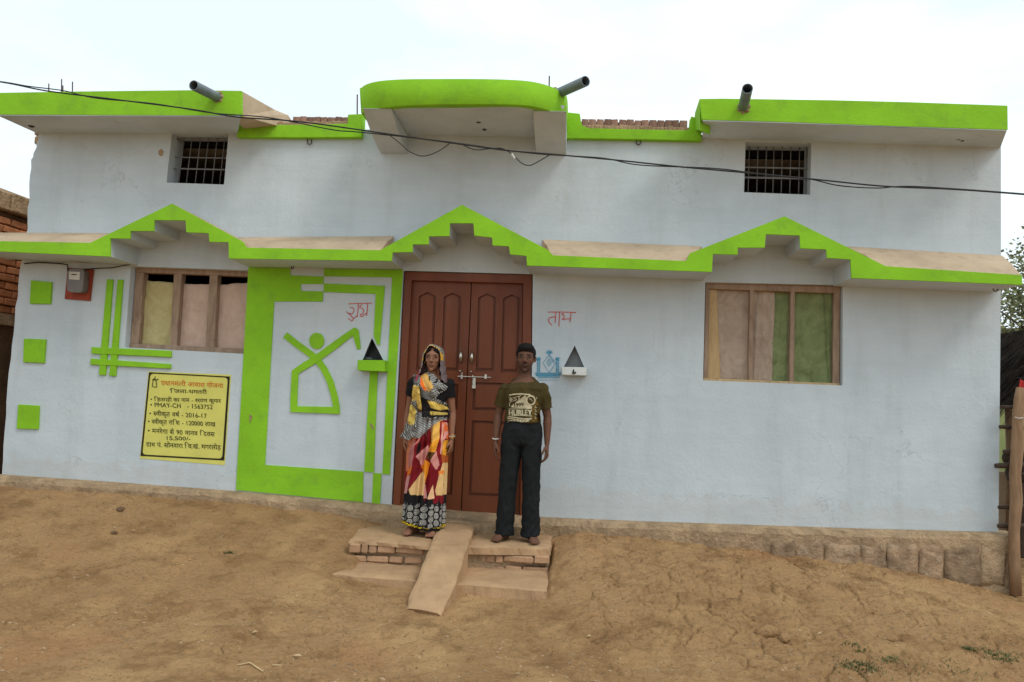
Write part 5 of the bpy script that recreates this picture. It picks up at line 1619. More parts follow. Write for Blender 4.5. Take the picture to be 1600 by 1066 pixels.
# ---------------- the man
def build_man():
    F0 = plan(808, 846, Z1)
    man = thing('person', 'man in olive printed T-shirt and dark trousers standing barefoot right of the door', 'person', (F0[0], F0[1], Z1 + 0.004), 0.0)
    hc, hk = (0.004, 0.000, 1.494), 0.985
    skin = (.132, .061, .037)
    sh = head_shells(hc, hk, 1.02)
    # neck, trunk
    sh.append(tube_data([(0, .018, 1.26), (0, .016, 1.33), (0, .010, 1.385), (0, .004, 1.43)], [(.075, .06), (.057, .058), (.051, .055), (.050, .055)], 16))
    sh.append(tube_data([(0, .01, .80), (0, .01, .88), (0, .005, .98), (0, .0, 1.08), (0, -.004, 1.18), (0, .002, 1.25), (0, .010, 1.298), (0, .014, 1.325), (0, .014, 1.352)],
                        [(.135, .095), (.148, .105), (.125, .09), (.128, .092), (.150, .102), (.148, .094), (.100, .068), (.074, .058), (.052, .050)], 20, sup=2.3))
    arms = {}
    for s in (-1, 1):
        S0 = np.array([s * .150, .014, 1.252]); E = np.array([s * .205 , .030, 1.025]); W = np.array([s * (.214 if s < 0 else .212), -.015, .795])
        arms[s] = (S0, E, W)
        sh.append(ball_data(S0 + [s * .002, 0, -.010], (.044, .045, .046), 14, 10))
        sh.append(tube_data([S0, S0 * .7 + E * .3, S0 * .3 + E * .7, E, E * .75 + W * .25, E * .35 + W * .65, W], [(.046, .048), (.045, .047), (.038, .040), (.034, .036), (.037, .038), (.029, .030), (.020, .024)], 14))
        sh += hand_shells(W, s, .172, (s * .02, -.06), 1.0)
        H, K, A = np.array([s * .082, .012, .84]), np.array([s * .097, .000, .45]), np.array([s * .108, .030, .08])
        sh.append(tube_data([H, H * .5 + K * .5, K, K * .65 + A * .35, A], [(.080, .088), (.068, .072), (.050, .054), (.050, .054), (.032, .036)], 14))
        sh += foot_shells(s * .110, s, 0.0, .235, .42 if s < 0 else .30, 0.0)
    me = fuse(sh, .0042, 'body', 3, .5)
    co = coords(me)
    paint(me, face_tint(co, hc, hk, skin, (.10, .042, .036), beard=.62, must=.85))
    place(me, 'body', M['skin'], man)
    eyes(hc, hk, man)
    # hair
    hs = [ball_data((hc[0], .018, hc[2] + .046), (.0830, .1000, .0860), 28, 18), ball_data((hc[0], -.028, hc[2] + .090), (.069, .064, .044), 20, 12)]
    for s in (-1, 1): hs.append(ball_data((hc[0] + s * .067, .008, hc[2] + .030), (.012, .030, .040), 12, 8))
    hm = fuse(hs, .005, 'hair', 2)
    c = coords(hm)
    rel = c - np.array(hc)
    hl = .060 - 1.2 * rel[:, 0] ** 2
    low = (rel[:, 1] < -.045) & (rel[:, 2] < hl)
    c[low, 1] = -.04 + .3 * (c[low, 1] + .04)
    c += normals(hm) * (.006 * (fbm(c[:, 0] * 60 + c[:, 2] * 40, c[:, 1] * 60, 3, 9) - .4))[:, None]
    set_co(hm, c); place(hm, 'hair', M['hair'], man)
    # T-shirt
    ts = [tube_data([(0, .004, .972), (0, .004, 1.03), (0, .000, 1.11), (0, -.004, 1.18), (0, .002, 1.245), (0, .008, 1.290), (0, .012, 1.312), (0, .012, 1.320)],
                    [(.150, .116), (.149, .113), (.150, .110), (.162, .116), (.165, .112), (.128, .092), (.098, .078), (.082, .070)], 28, sup=2.3, tilt=[0, 0, 0, 0, .02, .10, .32, .50])]
    for s in (-1, 1):
        S0, E, W = arms[s]
        ts.append(ball_data(S0 + [s * .002, 0, -.010], (.052, .058, .052), 14, 10))
        d = (E - S0) / np.linalg.norm(E - S0)
        ts.append(tube_data([S0 - d * .01, S0 + d * .07, S0 + d * .13, S0 + d * .172], [(.048, .056), (.055, .062), (.060, .064), (.062, .066)], 16))
    tm = fuse(ts, .0055, 't_shirt', 3, .5)
    garment_folds(tm, .014, 6, 9, 3)
    garment_folds(tm, .006, 16, 10, 5)
    creases(tm, .008, 9, 7, 31)
    M['olive'] = mottled('olive_cotton', (.062, .046, .016), .14, 8, .95, .12, .25, 160, .003)
    tshirt = place(tm, 't_shirt', M['olive'], man)
    # the pale chest print: words and shapes laid on the shirt
    bv = bvh_of(tm)
    M['print_ink'] = mottled('pale_shirt_print', (.50, .44, .29), .15, 60, .9, .1, 0)
    M['print_gold'] = mottled('gold_shirt_print', (.13, .08, .018), .25, 40, .9, .1, 0)
    zt = lambda x, y: (760 + x / 7.61, 530 + y / 7.61)
    org = np.array(man.location)
    def loc(px, py):
        q = at(*zt(px, py), F0[1] - .11) - org
        return q[0], q[2]
    def stamp(m, poly_px, lift):
        pts = [loc(*p) for p in poly_px]
        tris = tessellate_polygon([[Vector((a, b, 0)) for a, b in pts]])
        # subdivide so that the print follows the cloth
        bm = bmesh.new(); vs = [bm.verts.new((a, 0, b)) for a, b in pts]
        for t in tris:
            try: bm.faces.new([vs[i] for i in t])
            except ValueError: pass
        for _ in range(3):
            ed = [e for e in bm.edges if e.calc_length() > .014]
            if ed: bmesh.ops.subdivide_edges(bm, edges=ed, cuts=1)
        bmesh.ops.triangulate(bm, faces=bm.faces[:])
        bm.verts.index_update()
        V = []
        for v in bm.verts:
            h = bv.ray_cast(Vector((v.co.x, -1, v.co.z)), Vector((0, 1, 0)))
            V.append((v.co.x, (h[0].y if h[0] else -.1) - lift, v.co.z))
        m.add((V, [tuple(x.index for x in f.verts) for f in bm.faces])); bm.free()
    ink, dark, gold = MB(), MB(), MB()
    R = lambda pts, w: ribbon(pts, w)
    stamp(gold, [(575, 690), (625, 780), (640, 930), (640, 985), (535, 985), (545, 800), (560, 760)], .0018)
    stamp(ink, R([(268, 668), (330, 655), (420, 652), (522, 662)], 16), .003)
    stamp(ink, [(300, 790), (460, 668), (478, 690), (470, 730), (490, 765), (520, 790), (545, 800), (535, 825), (290, 812)], .003)
    ring = blob((527, 728), (58, 62), 28); inner = blob((527, 728), (40, 44), 28)
    for k in range(28): stamp(ink, [ring[k], ring[(k + 1) % 28], inner[(k + 1) % 28], inner[k]], .0042)
    stamp(dark, inner, .0036)
    for k in range(4): stamp(ink, R([(505 + 12 * k, 712 + 9 * k), (528 + 8 * k, 704 + 8 * k)], 5), .0046)
    stamp(ink, R([(250, 925), (380, 905), (540, 915)], 9), .003); stamp(ink, R([(245, 945), (350, 935), (450, 950), (538, 945)], 14), .003)
    stamp(ink, [(238, 972), (330, 950), (440, 962), (525, 955), (500, 985), (380, 990), (250, 990)], .003)
    for k in range(6): stamp(dark, R([(290 + 40 * k, 985), (330 + 36 * k, 962)], 5), .0044)
    stamp(ink, R([(262, 700), (285, 690), (272, 730), (290, 745), (268, 765), (275, 800)], 9), .003)
    stamp(ink, R([(262, 832), (540, 826)], 7), .0034)
    for k in range(4): stamp(ink, R([(570, 790 + 44 * k), (585, 800 + 44 * k), (572, 815 + 44 * k), (600, 815 + 42 * k)], 6), .0034)
    stamp(ink, R([(600, 690), (590, 715)], 6), .0034)
    def word(m, s, a, b, h, lift, weight=.035):
        mm_, w = compose([s])
        a, b = np.array(a, float), np.array(b, float)
        V = []
        for dx in (0.0, weight):
            vv = []
            for p in mm_.v:
                q = a + (b - a) * (p[0] / w) + np.array([dx * h, 0]); q = q + np.array([0, -p[1] / .72 * h])
                X, Z_ = loc(*q)
                hit = bv.ray_cast(Vector((X, -1, Z_)), Vector((0, 1, 0)))
                vv.append((X, (hit[0].y if hit[0] else -.1) - lift - dx * .005, Z_))
            m.add((vv, mm_.f))
    word(ink, 'EST', (278, 748), (412, 716), 48, .0036, .09)
    word(dark, '1999', (318, 806), (440, 800), 46, .0046, .10)
    word(ink, 'HURLEY', (256, 906), (536, 902), 66, .0036, .14)
    place(ink.build('p', M['print_ink']).data, 'shirt_print', None, man)
    for o in [o for o in COL.objects if o.name == 'p' or o.name.startswith('p.')]: bpy.data.objects.remove(o)
    o = dark.build('q', M['olive']); d = o.data; bpy.data.objects.remove(o); place(d, 'shirt_print', None, man)['kind'] = 'stuff'
    o = gold.build('q', M['print_gold']); d = o.data; bpy.data.objects.remove(o); place(d, 'shirt_print', None, man)
    # trousers
    tr = [tube_data([(0, .006, .995), (0, .008, .93), (0, .010, .86), (0, .010, .80), (0, .01, .775)], [(.143, .108), (.160, .116), (.168, .120), (.160, .112), (.13, .09)], 26, sup=2.5)]
    for s in (-1, 1):
        tr.append(tube_data([(s * .080, .010, .87), (s * .083, .008, .74), (s * .090, .004, .60), (s * .096, .000, .46), (s * .099, .004, .30), (s * .104, .010, .16), (s * .110, .010, .045)],
                            [(.086, .108), (.086, .102), (.079, .090), (.073, .080), (.071, .078), (.075, .084), (.082, .094)], 18, sup=2.3))
    pm = fuse(tr, .006, 'trousers', 3, .5)
    garment_folds(pm, .007, 9, 5, 13)
    creases(pm, .009, 11, 6, 37)
    c = coords(pm); n = normals(pm)
    wv = .0042 * np.sin(c[:, 2] * 70 + 5 * np.sin(c[:, 0] * 25)) * (sstep(.30, .10, c[:, 2]) + .5 * np.exp(-((c[:, 2] - .46) / .07) ** 2) + .6 * np.exp(-((c[:, 2] - .80) / .05) ** 2))
    set_co(pm, c + n * wv[:, None])
    M['dark_denim'] = mottled('charcoal_trousers', (.0095, .0115, .0125), .25, 7, .85, .2, .3, 160, .003)
    place(pm, 'trousers', M['dark_denim'], man)
    bl_ = MB(); W = arms[-1][2]
    for k in range(1):
        ring = [W + np.array([math.cos(t) * .026, math.sin(t) * .029, .03 + .004 * math.sin(t)]) for t in np.linspace(0, 2 * PI, 17)]
        bl_.add(tube_data(ring, .0045, 8))
    bl_.build('wristband', M['paper'], man, smooth=True, local=True)
    return man
man = build_man()

# ---------------- the woman
def build_woman():
    F0 = plan(661, 836, Z1)
    wo = thing('person', 'woman in a bright patchwork sari with covered head standing left of the ramp', 'person', (F0[0], F0[1], Z1 + 0.004))
    org = np.array(wo.location)
    hc, hk = (0.008, -.004, 1.462), 0.93
    skin = (.262, .122, .073)
    sh = head_shells(hc, hk, .90, True)
    sh.append(tube_data([(0, .018, 1.23), (0, .014, 1.30), (.004, .006, 1.36), (.006, .000, 1.40)], [(.07, .055), (.049, .050), (.044, .047), (.044, .048)], 16))
    TR = ([(0, .01, .80), (0, .01, .90), (0, .004, .99), (0, 0, 1.07), (0, -.008, 1.15), (0, -.010, 1.215), (0, .004, 1.275), (0, .012, 1.315), (0, .014, 1.335)],
          [(.155, .115), (.160, .115), (.128, .098), (.118, .092), (.136, .108), (.150, .116), (.150, .088), (.105, .064), (.055, .05)])
    sh.append(tube_data(*TR, 20, sup=2.25))
    arms = {}
    for s in (-1, 1):
        S0 = np.array([s * .148, .012, 1.258]); E = np.array([s * .188, .040, 1.02]); W = np.array([s * .190 + (.012 if s > 0 else -.004), -.010, .795])
        arms[s] = (S0, E, W)
        sh.append(ball_data(S0 + [s * .004, 0, -.008], (.045, .046, .05), 14, 10))
        sh.append(tube_data([S0, S0 * .7 + E * .3, S0 * .3 + E * .7, E, E * .75 + W * .25, E * .35 + W * .65, W], [(.040, .042), (.038, .041), (.032, .034), (.029, .031), (.031, .033), (.024, .026), (.018, .021)], 14))
        sh += hand_shells(W, s, .158, (-s * .02, -.08), 1.25)
        H, K, A = np.array([s * .08, .012, .84]), np.array([s * .075, .000, .45]), np.array([s * .072, .030, .08])
        sh.append(tube_data([H, H * .5 + K * .5, K, K * .65 + A * .35, A], [(.085, .095), (.068, .074), (.048, .052), (.047, .05), (.029, .033)], 14))
        sh += foot_shells(s * .072 - .005, s, 0.0, .215, .38 if s < 0 else .12, 0.0 if s < 0 else -.02)
    me = fuse(sh, .0042, 'body', 3, .5)
    co = coords(me)
    paint(me, face_tint(co, hc, hk, skin, (.19, .06, .045)))
    place(me, 'body', M['skin'], wo)
    eyes(hc, hk, wo)
    hs = [ball_data((hc[0], .020, hc[2] + .030), (.0745, .092, .082), 28, 18), ball_data((hc[0], .085, hc[2] - .03), (.045, .04, .045), 14, 10)]
    for s in (-1, 1): hs.append(tube_data([(hc[0] + s * .012, -.066, hc[2] + .082), (hc[0] + s * .045, -.058, hc[2] + .062), (hc[0] + s * .066, -.030, hc[2] + .022), (hc[0] + s * .068, .0, hc[2] - .02)], [(.012, .010), (.016, .012), (.012, .018), (.010, .02)], 10))
    hm = fuse(hs, .005, 'hair', 2)
    place(hm, 'hair', M['hair'], wo)
    # blouse
    bs = [tube_data([(0, .002, 1.045), (0, -.003, 1.09), (0, -.008, 1.15), (0, -.010, 1.215), (0, .004, 1.272), (0, .012, 1.308), (0, .016, 1.322)],
                    [(.128, .101), (.130, .104), (.145, .116), (.158, .123), (.155, .094), (.112, .068), (.080, .058)], 26, sup=2.3, tilt=[0, 0, 0, 0, .1, .4, .5])]
    for s in (-1, 1):
        S0, E, W = arms[s]; d = (E - S0) / np.linalg.norm(E - S0)
        bs.append(ball_data(S0 + [s * .004, 0, -.006], (.052, .053, .055), 14, 10))
        bs.append(tube_data([S0 - d * .01, S0 + d * .06, S0 + d * .115], [(.050, .052), (.051, .054), (.050, .053)], 16))
    bm_ = fuse(bs, .0055, 'blouse', 3, .5)
    garment_folds(bm_, .006, 10, 10, 23)
    creases(bm_, .007, 12, 9, 39)
    M['black_cotton'] = mottled('black_blouse_cotton', (.011, .010, .011), .3, 10, .9, .15, .2, 150, .003)
    place(bm_, 'blouse', M['black_cotton'], wo)
    # pixel helpers: printed regions are first turned into metres on the garment
    zs = lambda x, y: (620 + x / 4.845, 630 + y / 4.845)
    zf = lambda x, y: (620 + x / 9.69, 530 + y / 9.69)
    def loc(px, py, yo=-.13):
        q = at(px, py, F0[1] + yo) - org
        return (q[0], q[2])
    def inside(x, z, poly):
        r = np.zeros(x.shape, bool); n = len(poly)
        for i in range(n):
            (x0, z0), (x1, z1) = poly[i], poly[(i + 1) % n]
            if z0 == z1: continue
            c = ((z0 > z) != (z1 > z)) & (x < (x1 - x0) * (z - z0) / (z1 - z0) + x0)
            r ^= c
        return r
    # skirt
    nu, nv = 420, 330
    zt_, zb_ = 1.012, .070
    V = np.zeros((nv + 1, nu, 3)); 
    th = 2 * PI * np.arange(nu) / nu
    for j in range(nv + 1):
        t = j / nv; z = zt_ + (zb_ - zt_) * t
        a = np.interp(t, [0, .08, .22, .45, .8, 1], [.136, .152, .172, .170, .168, .172]); b = np.interp(t, [0, .08, .22, .45, .8, 1], [.106, .118, .128, .124, .130, .138])
        c, s = np.cos(th), np.sin(th)
        x = a * np.sign(c) * np.abs(c) ** .88; y = b * np.sign(s) * np.abs(s) ** .88 + .004
        fr = np.clip(-s, 0, 1)
        # pleats gathered at the waist a little to the viewer's right, and loose folds elsewhere
        u = x + .010 - .035 * (1 - t)
        pl_ = np.exp(-(u / (.040 + .025 * t)) ** 2) * fr
        fold = .013 * pl_ * np.sin(u * (165 - 60 * t) + 1) + .010 * t * np.sin(th * 9 + 1.5 * np.sin(th * 2) + 2 * t) * (1 - .5 * pl_) + .012 * (fbm(th * 3.2 + 4, np.full(nu, t * 2.2), 3, 7) - .5)
        # taut diagonal creases from the hip
        fold = fold + .004 * fr * np.sin((x * 50 + t * 60)) * np.exp(-((t - .25) / .22) ** 2)
        x = x * (1 + fold / a); y = y * (1 + fold / b * 1.6)
        zz = z + (.022 * np.sin(th * 2.0 + .6) * t ** 8 - .020 * (np.cos(th) > 2))
        V[j, :, 0], V[j, :, 1], V[j, :, 2] = x, y, zz
    F = []
    idx = np.arange((nv + 1) * nu).reshape(nv + 1, nu)
    q = np.stack([idx[:-1], np.roll(idx[:-1], -1, 1), np.roll(idx[1:], -1, 1), idx[1:]], -1).reshape(-1, 4)
    co = V.reshape(-1, 3)
    sk = bpy.data.meshes.new('sari_skirt'); sk.from_pydata([tuple(p) for p in co], [], [tuple(reversed(f)) for f in q.tolist()])
    sk.polygons.foreach_set('use_smooth', [True] * len(sk.polygons)); sk.update()
    x, z = co[:, 0].copy(), co[:, 2].copy()
    xw = x + .010 * (fbm(x * 25, z * 12, 2, 3) - .5); zw = z + .012 * (fbm(x * 18, z * 18, 2, 5) - .5)
    col = np.tile(np.array((.20, .012, .018)), (len(co), 1))
    def region(poly, c, conv=zs):
        m = inside(xw, zw, [loc(*conv(*p)) for p in poly]); col[m] = c
    col[(z < .36) & (fbm(x * 26, z * 10, 2, 9) > .30)] = (.014, .012, .013)
    MAR, PINK, ORA, YEL, CRM, BRN, RED, BLK = (.17, .008, .012), (.62, .26, .23), (.80, .26, .02), (.82, .45, .10), (.78, .50, .22), (.10, .045, .012), (.55, .05, .03), (.012, .011, .012)
    region([(60, 260), (140, 250), (110, 420), (75, 520), (50, 520)], (.50, .16, .08))
    region([(110, 300), (140, 270), (110, 480), (72, 490), (78, 400)], (.42, .15, .14))
    region([(170, 262), (205, 205), (160, 300), (120, 330)], (.66, .22, .16))
    region([(190, 215), (262, 188), (258, 285), (165, 370), (135, 385)], MAR)
    region([(170, 285), (150, 345), (140, 395), (165, 370), (178, 320)], BLK)
    region([(262, 140), (330, 130), (318, 270), (300, 300), (255, 300)], YEL)
    region([(250, 300), (318, 270), (300, 330), (292, 372), (238, 372)], (.82, .34, .03))
    region([(236, 318), (245, 360), (188, 482), (140, 402)], PINK)
    region([(235, 372), (292, 375), (268, 440), (228, 418)], BRN)
    region([(212, 424), (252, 455), (222, 560), (215, 610), (200, 540), (186, 482)], (.82, .30, .02))
    region([(142, 408), (188, 484), (108, 570), (86, 545)], MAR)
    region([(300, 362), (318, 470), (296, 515), (256, 435)], PINK)
    region([(252, 470), (312, 520), (288, 640), (250, 665), (216, 620)], MAR)
    region([(325, 380), (375, 380), (385, 480), (340, 470)], (.40, .09, .02))
    region([(330, 140), (392, 160), (408, 190), (385, 295), (350, 270)], (.75, .16, .05))
    region([(345, 150), (400, 150), (405, 185), (372, 175)], (.72, .32, .28)); region([(352, 215), (372, 220), (350, 290), (340, 285)], (.72, .32, .28))
    region([(318, 135), (334, 140), (330, 320), (312, 400), (304, 400), (318, 280)], (.28, .012, .015))
    region([(334, 150), (345, 160), (340, 330), (330, 390), (322, 385)], (.72, .35, .27))
    region([(345, 290), (380, 285), (360, 400), (335, 390)], (.80, .36, .03))
    region([(340, 455), (372, 460), (385, 700), (290, 705), (284, 670), (322, 520)], CRM)
    region([(372, 470), (420, 470), (420, 720), (370, 720)], (.62, .33, .08))
    region([(205, 500), (218, 640), (205, 700), (100, 695), (85, 660)], CRM)
    region([(98, 548), (62, 690), (40, 690), (60, 560)], (.55, .26, .24))
    region([(212, 610), (232, 720), (205, 720)], (.66, .30, .26)); region([(270, 620), (280, 725), (232, 725)], (.80, .48, .26))
    region([(310, 520), (350, 515), (345, 545), (312, 540)], (.80, .24, .04)); region([(180, 480), (205, 490), (215, 545), (190, 520)], (.80, .26, .03))
    region([(100, 535), (62, 560), (66, 520), (110, 470)], (.62, .16, .02))
    # fine tassel lines on the cream fans
    m = (np.abs(col - np.array(CRM)).sum(1) < .01); st = np.sin(x * 520 + z * 60) > .55; col[m & st] = np.array(CRM) * .72
    # back of the skirt gets the same patchwork
    # waist band of grey striped cloth
    m = inside(x, z, [loc(*zs(*p)) for p in [(120, 60), (400, 60), (395, 128), (320, 132), (262, 178), (212, 225), (165, 268), (120, 262)]])
    g = .34 + .16 * np.sin(z * 330 + x * 150 + 3 * fbm(x * 12, z * 12, 2, 4))
    col[m] = np.stack([g, g, g * .97], -1)[m]
    # black hem border with white spirals and a yellow scalloped edge
    arc = np.tile(np.cumsum(np.full(nu, 1.0)) / nu * 1.02, nv + 1)      # metres round the hem
    zt2 = .262 + .012 * np.sin(arc * 2 * PI / .052)
    band = z < zt2
    pitch, rowp = .054, .056
    colx = np.floor(arc / pitch); cx = (colx + .5) * pitch
    row = np.floor((z - .088 - .027 * (colx % 2)) / rowp); cz = .088 + .027 * (colx % 2) + (row + .5) * rowp
    dx, dz = arc - cx, z - cz
    r = np.hypot(dx, dz * .92); ang = np.arctan2(dz, dx) + colx * 1.7 + row
    spir = (np.mod(r / .0092 - ang / (2 * PI), 1.0) < .46) & (r < .0235)
    col[band] = (.014, .013, .014)
    col[band & spir & (z < zt2 - .006)] = (.56, .55, .50)
    scal = z < (.092 + .010 * np.abs(np.sin(arc * PI / .036)) + .022 * np.sin(np.tile(th, nv + 1) * 2 + .6))
    col[scal] = (.010, .009, .008)
    ed = scal & (np.sin(arc * 170) * np.sin(z * 300) > -.15) & (z > .072); col[ed & (np.abs(z - .083 - .020 * np.sin(np.tile(th, nv + 1) * 2 + .6)) < .010)] = (.62, .42, .02)
    paint(sk, np.clip(col, 0, 1))
    skirt = place(sk, 'sari_skirt', M['print'], wo)
    s = skirt.modifiers.new('thick', 'SOLIDIFY'); s.thickness = .004
    # sheets draped over the trunk
    bv = bvh_of(bm_, sk, me)
    def drape(name, poly, painter, lift=.012, amp=.006, freq=(40, 10), seed=0, conv=zf, blur=10, mind=None):
        P = [loc(*conv(*p), -.11) for p in poly]
        xs = np.arange(min(p[0] for p in P) - .004, max(p[0] for p in P) + .004, .0032); zs_ = np.arange(min(p[1] for p in P) - .004, max(p[1] for p in P) + .004, .0032)
        X, Z_ = np.meshgrid(xs, zs_)
        ins = inside(X, Z_, P)
        Yh = np.full(X.shape, np.nan)
        for j in range(X.shape[0]):
            for i in range(X.shape[1]):
                h = bv.ray_cast(Vector((X[j, i], -1, Z_[j, i])), Vector((0, 1, 0)))
                Yh[j, i] = h[0].y if h[0] is not None and h[0].y < .02 else np.nan
        fill = np.nanmin(Yh) if np.isnan(Yh).all() == False else -.08
        Yh = np.where(np.isnan(Yh), (mind if mind is not None else np.nanmax(Yh) if not np.isnan(Yh).all() else -.05), Yh)
        for _ in range(blur):
            pad = np.pad(Yh, 1, 'edge')
            sm = (pad[:-2, 1:-1] + pad[2:, 1:-1] + pad[1:-1, :-2] + pad[1:-1, 2:] + pad[1:-1, 1:-1]) / 5
            Yh = np.minimum(Yh, sm) if _ % 2 == 0 else sm
        rg = (1 - np.abs(2 * fbm(X * 14 + Z_ * 9 + seed, Z_ * 12 - X * 8, 3, seed + 2) - 1)) ** 3
        Yh = Yh - lift - amp * (1 + np.sin(X * freq[0] + Z_ * freq[1] + 2.5 * fbm(X * 9 + seed, Z_ * 9, 3, seed))) - .012 * rg
        id_ = -np.ones(X.shape, int); id_[ins] = np.arange(ins.sum())
        VV = np.stack([X[ins], Yh[ins], Z_[ins]], -1)
        a, b, c, d = id_[:-1, :-1], id_[:-1, 1:], id_[1:, 1:], id_[1:, :-1]
        ok = (a >= 0) & (b >= 0) & (c >= 0) & (d >= 0)
        FF = np.stack([a[ok], b[ok], c[ok], d[ok]], -1)
        mm_ = bpy.data.meshes.new(name); mm_.from_pydata([tuple(v) for v in VV], [], [tuple(f) for f in FF.tolist()])
        mm_.polygons.foreach_set('use_smooth', [True] * len(mm_.polygons)); mm_.update()
        paint(mm_, np.clip(painter(VV[:, 0], VV[:, 2]), 0, 1))
        o = place(mm_, name, M['print'], wo)
        s = o.modifiers.new('thick', 'SOLIDIFY'); s.thickness = .004; s.offset = 0
        return o
    def swirl(x, z, s=1.0, lo=.03, hi=.42):
        a = np.sin((np.hypot(x * 1.0 - .05, z - 1.13) + .02 * fbm(x * 30, z * 30, 3, 2)) * 430 * s)
        b = fbm(x * 45, z * 45, 3, 12)
        v = np.where((a > .05) & (b > .34), hi, lo)
        return np.stack([v, v * .97, v * .9], -1)
    def P_chest(x, z):
        c = swirl(x, z)
        def reg(poly, k, conv=zf):
            m = inside(x, z, [loc(*conv(*p), -.11) for p in poly]); c[m] = k
        reg([(345, 560), (420, 500), (470, 560), (570, 730), (505, 805), (400, 700)], (.62, .36, .10))
        reg([(340, 550), (375, 600), (470, 790), (430, 780), (370, 690)], (.75, .15, .02))
        reg([(470, 560), (505, 590), (500, 650), (480, 610)], (.05, .04, .02))
        reg([(360, 740), (520, 830), (560, 880), (540, 930), (420, 900), (370, 820)], (.13, .125, .115))
        reg([(370, 870), (560, 950), (740, 1000), (780, 1180), (360, 1180)], (.016, .014, .014))
        reg([(470, 930), (560, 945), (690, 1000), (760, 1060), (640, 1080), (520, 1040)], (.66, .46, .10))
        reg([(500, 1090), (600, 1100), (740, 1120), (740, 1150), (520, 1150)], (.50, .36, .09))
        return c
    drape('sari_drape', [(345, 545), (330, 600), (355, 760), (370, 900), (385, 1210), (770, 1200), (765, 1070), (720, 960), (610, 900), (640, 840), (740, 770), (760, 720), (690, 665), (600, 585), (535, 520), (470, 500), (430, 470)], P_chest, .008, .006, (70, 45), 3)
    def P_hang(x, z):
        n = fbm(x * 20, z * 14, 3, 6)
        c = np.stack([.60 + .10 * n, .40 + .08 * n, .09 + .05 * n], -1)
        m = inside(x, z, [loc(*zf(*p), -.11) for p in [(200, 520), (360, 520), (360, 720), (230, 690), (200, 640)]]); c[m] = swirl(x, z, 1.1, .05, .34)[m]
        m = inside(x, z, [loc(*zf(*p), -.11) for p in [(240, 1000), (262, 960), (270, 1060), (330, 1060), (330, 1090), (220, 1090)]]); c[m] = (.05, .035, .015)
        return c
    drape('sari_drape', [(228, 560), (262, 530), (335, 545), (352, 600), (368, 800), (385, 1000), (388, 1075), (345, 1065), (262, 1020), (240, 975), (205, 960), (235, 820), (262, 690), (235, 640)], P_hang, .022, .007, (95, 6), 9, mind=-.06, blur=16)
    def P_fore(x, z):
        c = swirl(x, z * 1.2, .8, .06, .36)
        m = inside(x, z, [loc(*zs(*p), -.11) for p in [(100, 0), (150, 60), (140, 160), (95, 170), (70, 140), (95, 60)]]); c[m] = (.60, .42, .10)
        return c
    drape('sari_drape', [(110, -30), (150, -20), (160, 100), (155, 200), (150, 250), (90, 285), (55, 270), (18, 258), (40, 215), (60, 150), (90, 60)], P_fore, .030, .006, (60, 70), 15, zs, 20, mind=-.06)
    # head veil: inverted-U sections from the face opening to the back of the head
    def hood_():
        rows = []
        nU = 90
        prof = [(-.068, .073, .100, 0), (-.060, .081, .110, 0), (-.030, .090, .117, 0), (.010, .096, .121, .0), (.055, .094, .114, 0), (.095, .080, .092, 0), (.125, .052, .058, 0), (.136, .020, .02, 0)]
        VV, FF = [], []
        for y, w, h, _ in prof:
            for i in range(nU + 1):
                t = i / nU * 2 - 1           # -1 viewer's left shoulder .. +1 right shoulder
                if abs(t) < .5:
                    a = t / .5 * PI / 2
                    x_, z_ = w * math.sin(a), h * math.cos(a)
                else:
                    k = (abs(t) - .5) / .5
                    x_ = math.copysign(w + .006 * k + .040 * k ** 2.2, t); z_ = -k * (.200 if t < 0 else .205)
                    z_ = z_
                yy = y + (-.030 if abs(t) > .5 else 0) * ((abs(t) - .5) / .5 if abs(t) > .5 else 0) - .02 * sstep(.6, 1.0, abs(t)) * (y < 0)
                rip = .005 * math.sin(i * .9 + y * 40) * sstep(.45, .8, abs(t)) + .003 * math.sin(y * 130 + i * .25)
                VV.append((hc[0] + x_ * (1 + rip / .09), hc[1] + yy + rip, hc[2] + .008 + z_ + (.006 * math.sin(i * .35))))
        m_ = nU + 1
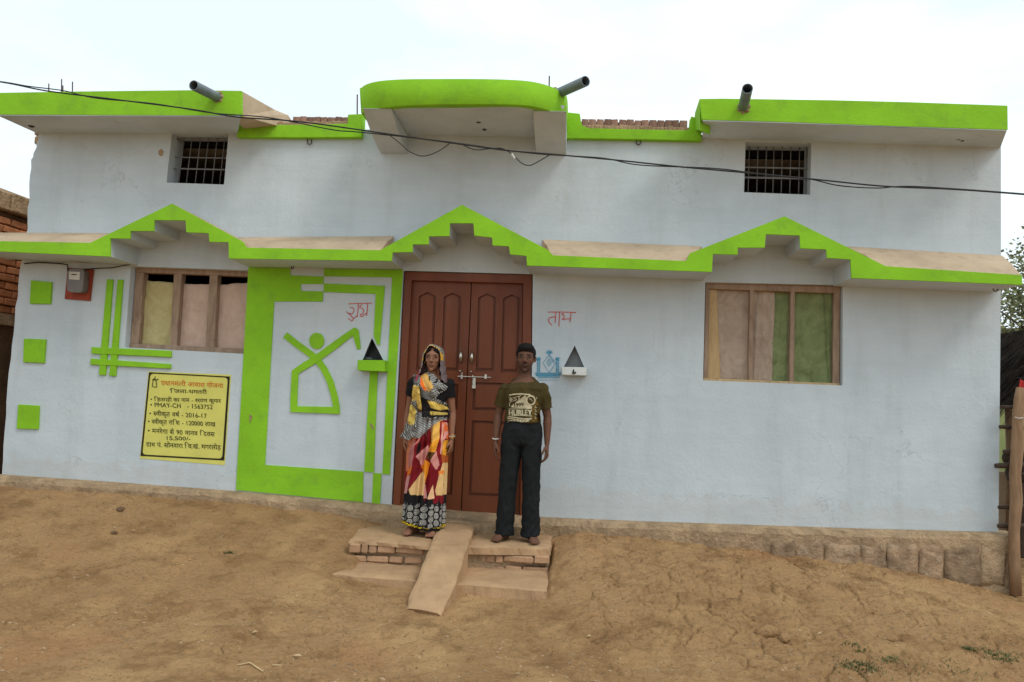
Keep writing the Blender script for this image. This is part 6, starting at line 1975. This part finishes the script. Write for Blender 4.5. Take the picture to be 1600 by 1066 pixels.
        for j in range(len(prof) - 1):
            for i in range(nU): FF.append((j * m_ + i, j * m_ + i + 1, (j + 1) * m_ + i + 1, (j + 1) * m_ + i))
        o = mesh_obj('head_veil', VV, FF, M['print'], wo, smooth=True, local=True)
        sb = o.modifiers.new('sub', 'SUBSURF'); sb.levels = 2; sb.render_levels = 2
        mm_ = ev_mesh(o); d = o.data; o.modifiers.clear(); o.data = mm_; bpy.data.meshes.remove(d)
        c = coords(mm_); x, y, z = c.T
        dots = (np.sin(z * 520 + 2 * np.sin(x * 200)) * np.sin(y * 430 + x * 300) > .05)
        v = np.where(dots, .40, .035); col = np.stack([v, v * .96, v * .86], -1)
        rim = y < hc[1] - .058 + .004 * np.sin(z * 200)
        side = z < hc[2] - .02
        top = rim & ~side
        col[top & (np.sin(x * 330) > -.1)] = (.62, .33, .05)
        rt = (x > hc[0] + .03) & (z < hc[2] + .02); col[rt] = np.stack([.10 + .12 * (dots[rt]), .075 + .09 * dots[rt], .08 + .09 * dots[rt]], -1)
        col[(x > hc[0] + .07) & (z > hc[2] - .01) & (z < hc[2] + .045) & (y < hc[1] - .02)] = (.60, .34, .05)
        col[(x < hc[0] - .09) & (z < hc[2] - .12)] = (.40, .06, .10)
        col[(x < hc[0] - .088) & (z > hc[2] - .12) & (z < hc[2] - .05) & (np.sin(z * 300 + y * 200) > .3)] = (.45, .14, .18)
        paint(mm_, col)
        s = o.modifiers.new('thick', 'SOLIDIFY'); s.thickness = .0035
        return o
    hood_()
    for s in (-1, 1):
        W = arms[s][2]
        for k in range(3 if s > 0 else 2):
            ring = [W + np.array([math.cos(t) * .027, math.sin(t) * .030, .020 + .009 * k + .004 * math.sin(t + k)]) for t in np.linspace(0, 2 * PI, 17)]
            o = mesh_obj('bangle', *tube_data(ring, .0028, 6), M['gold'] if k != 1 else M['paper'], wo, smooth=True, local=True)
        mesh_obj('earring', *ball_data((hc[0] + s * .073, .0, hc[2] - .030), (.006, .006, .010), 10, 8), M['gold'], wo, smooth=True, local=True)
    return wo
woman = build_woman()
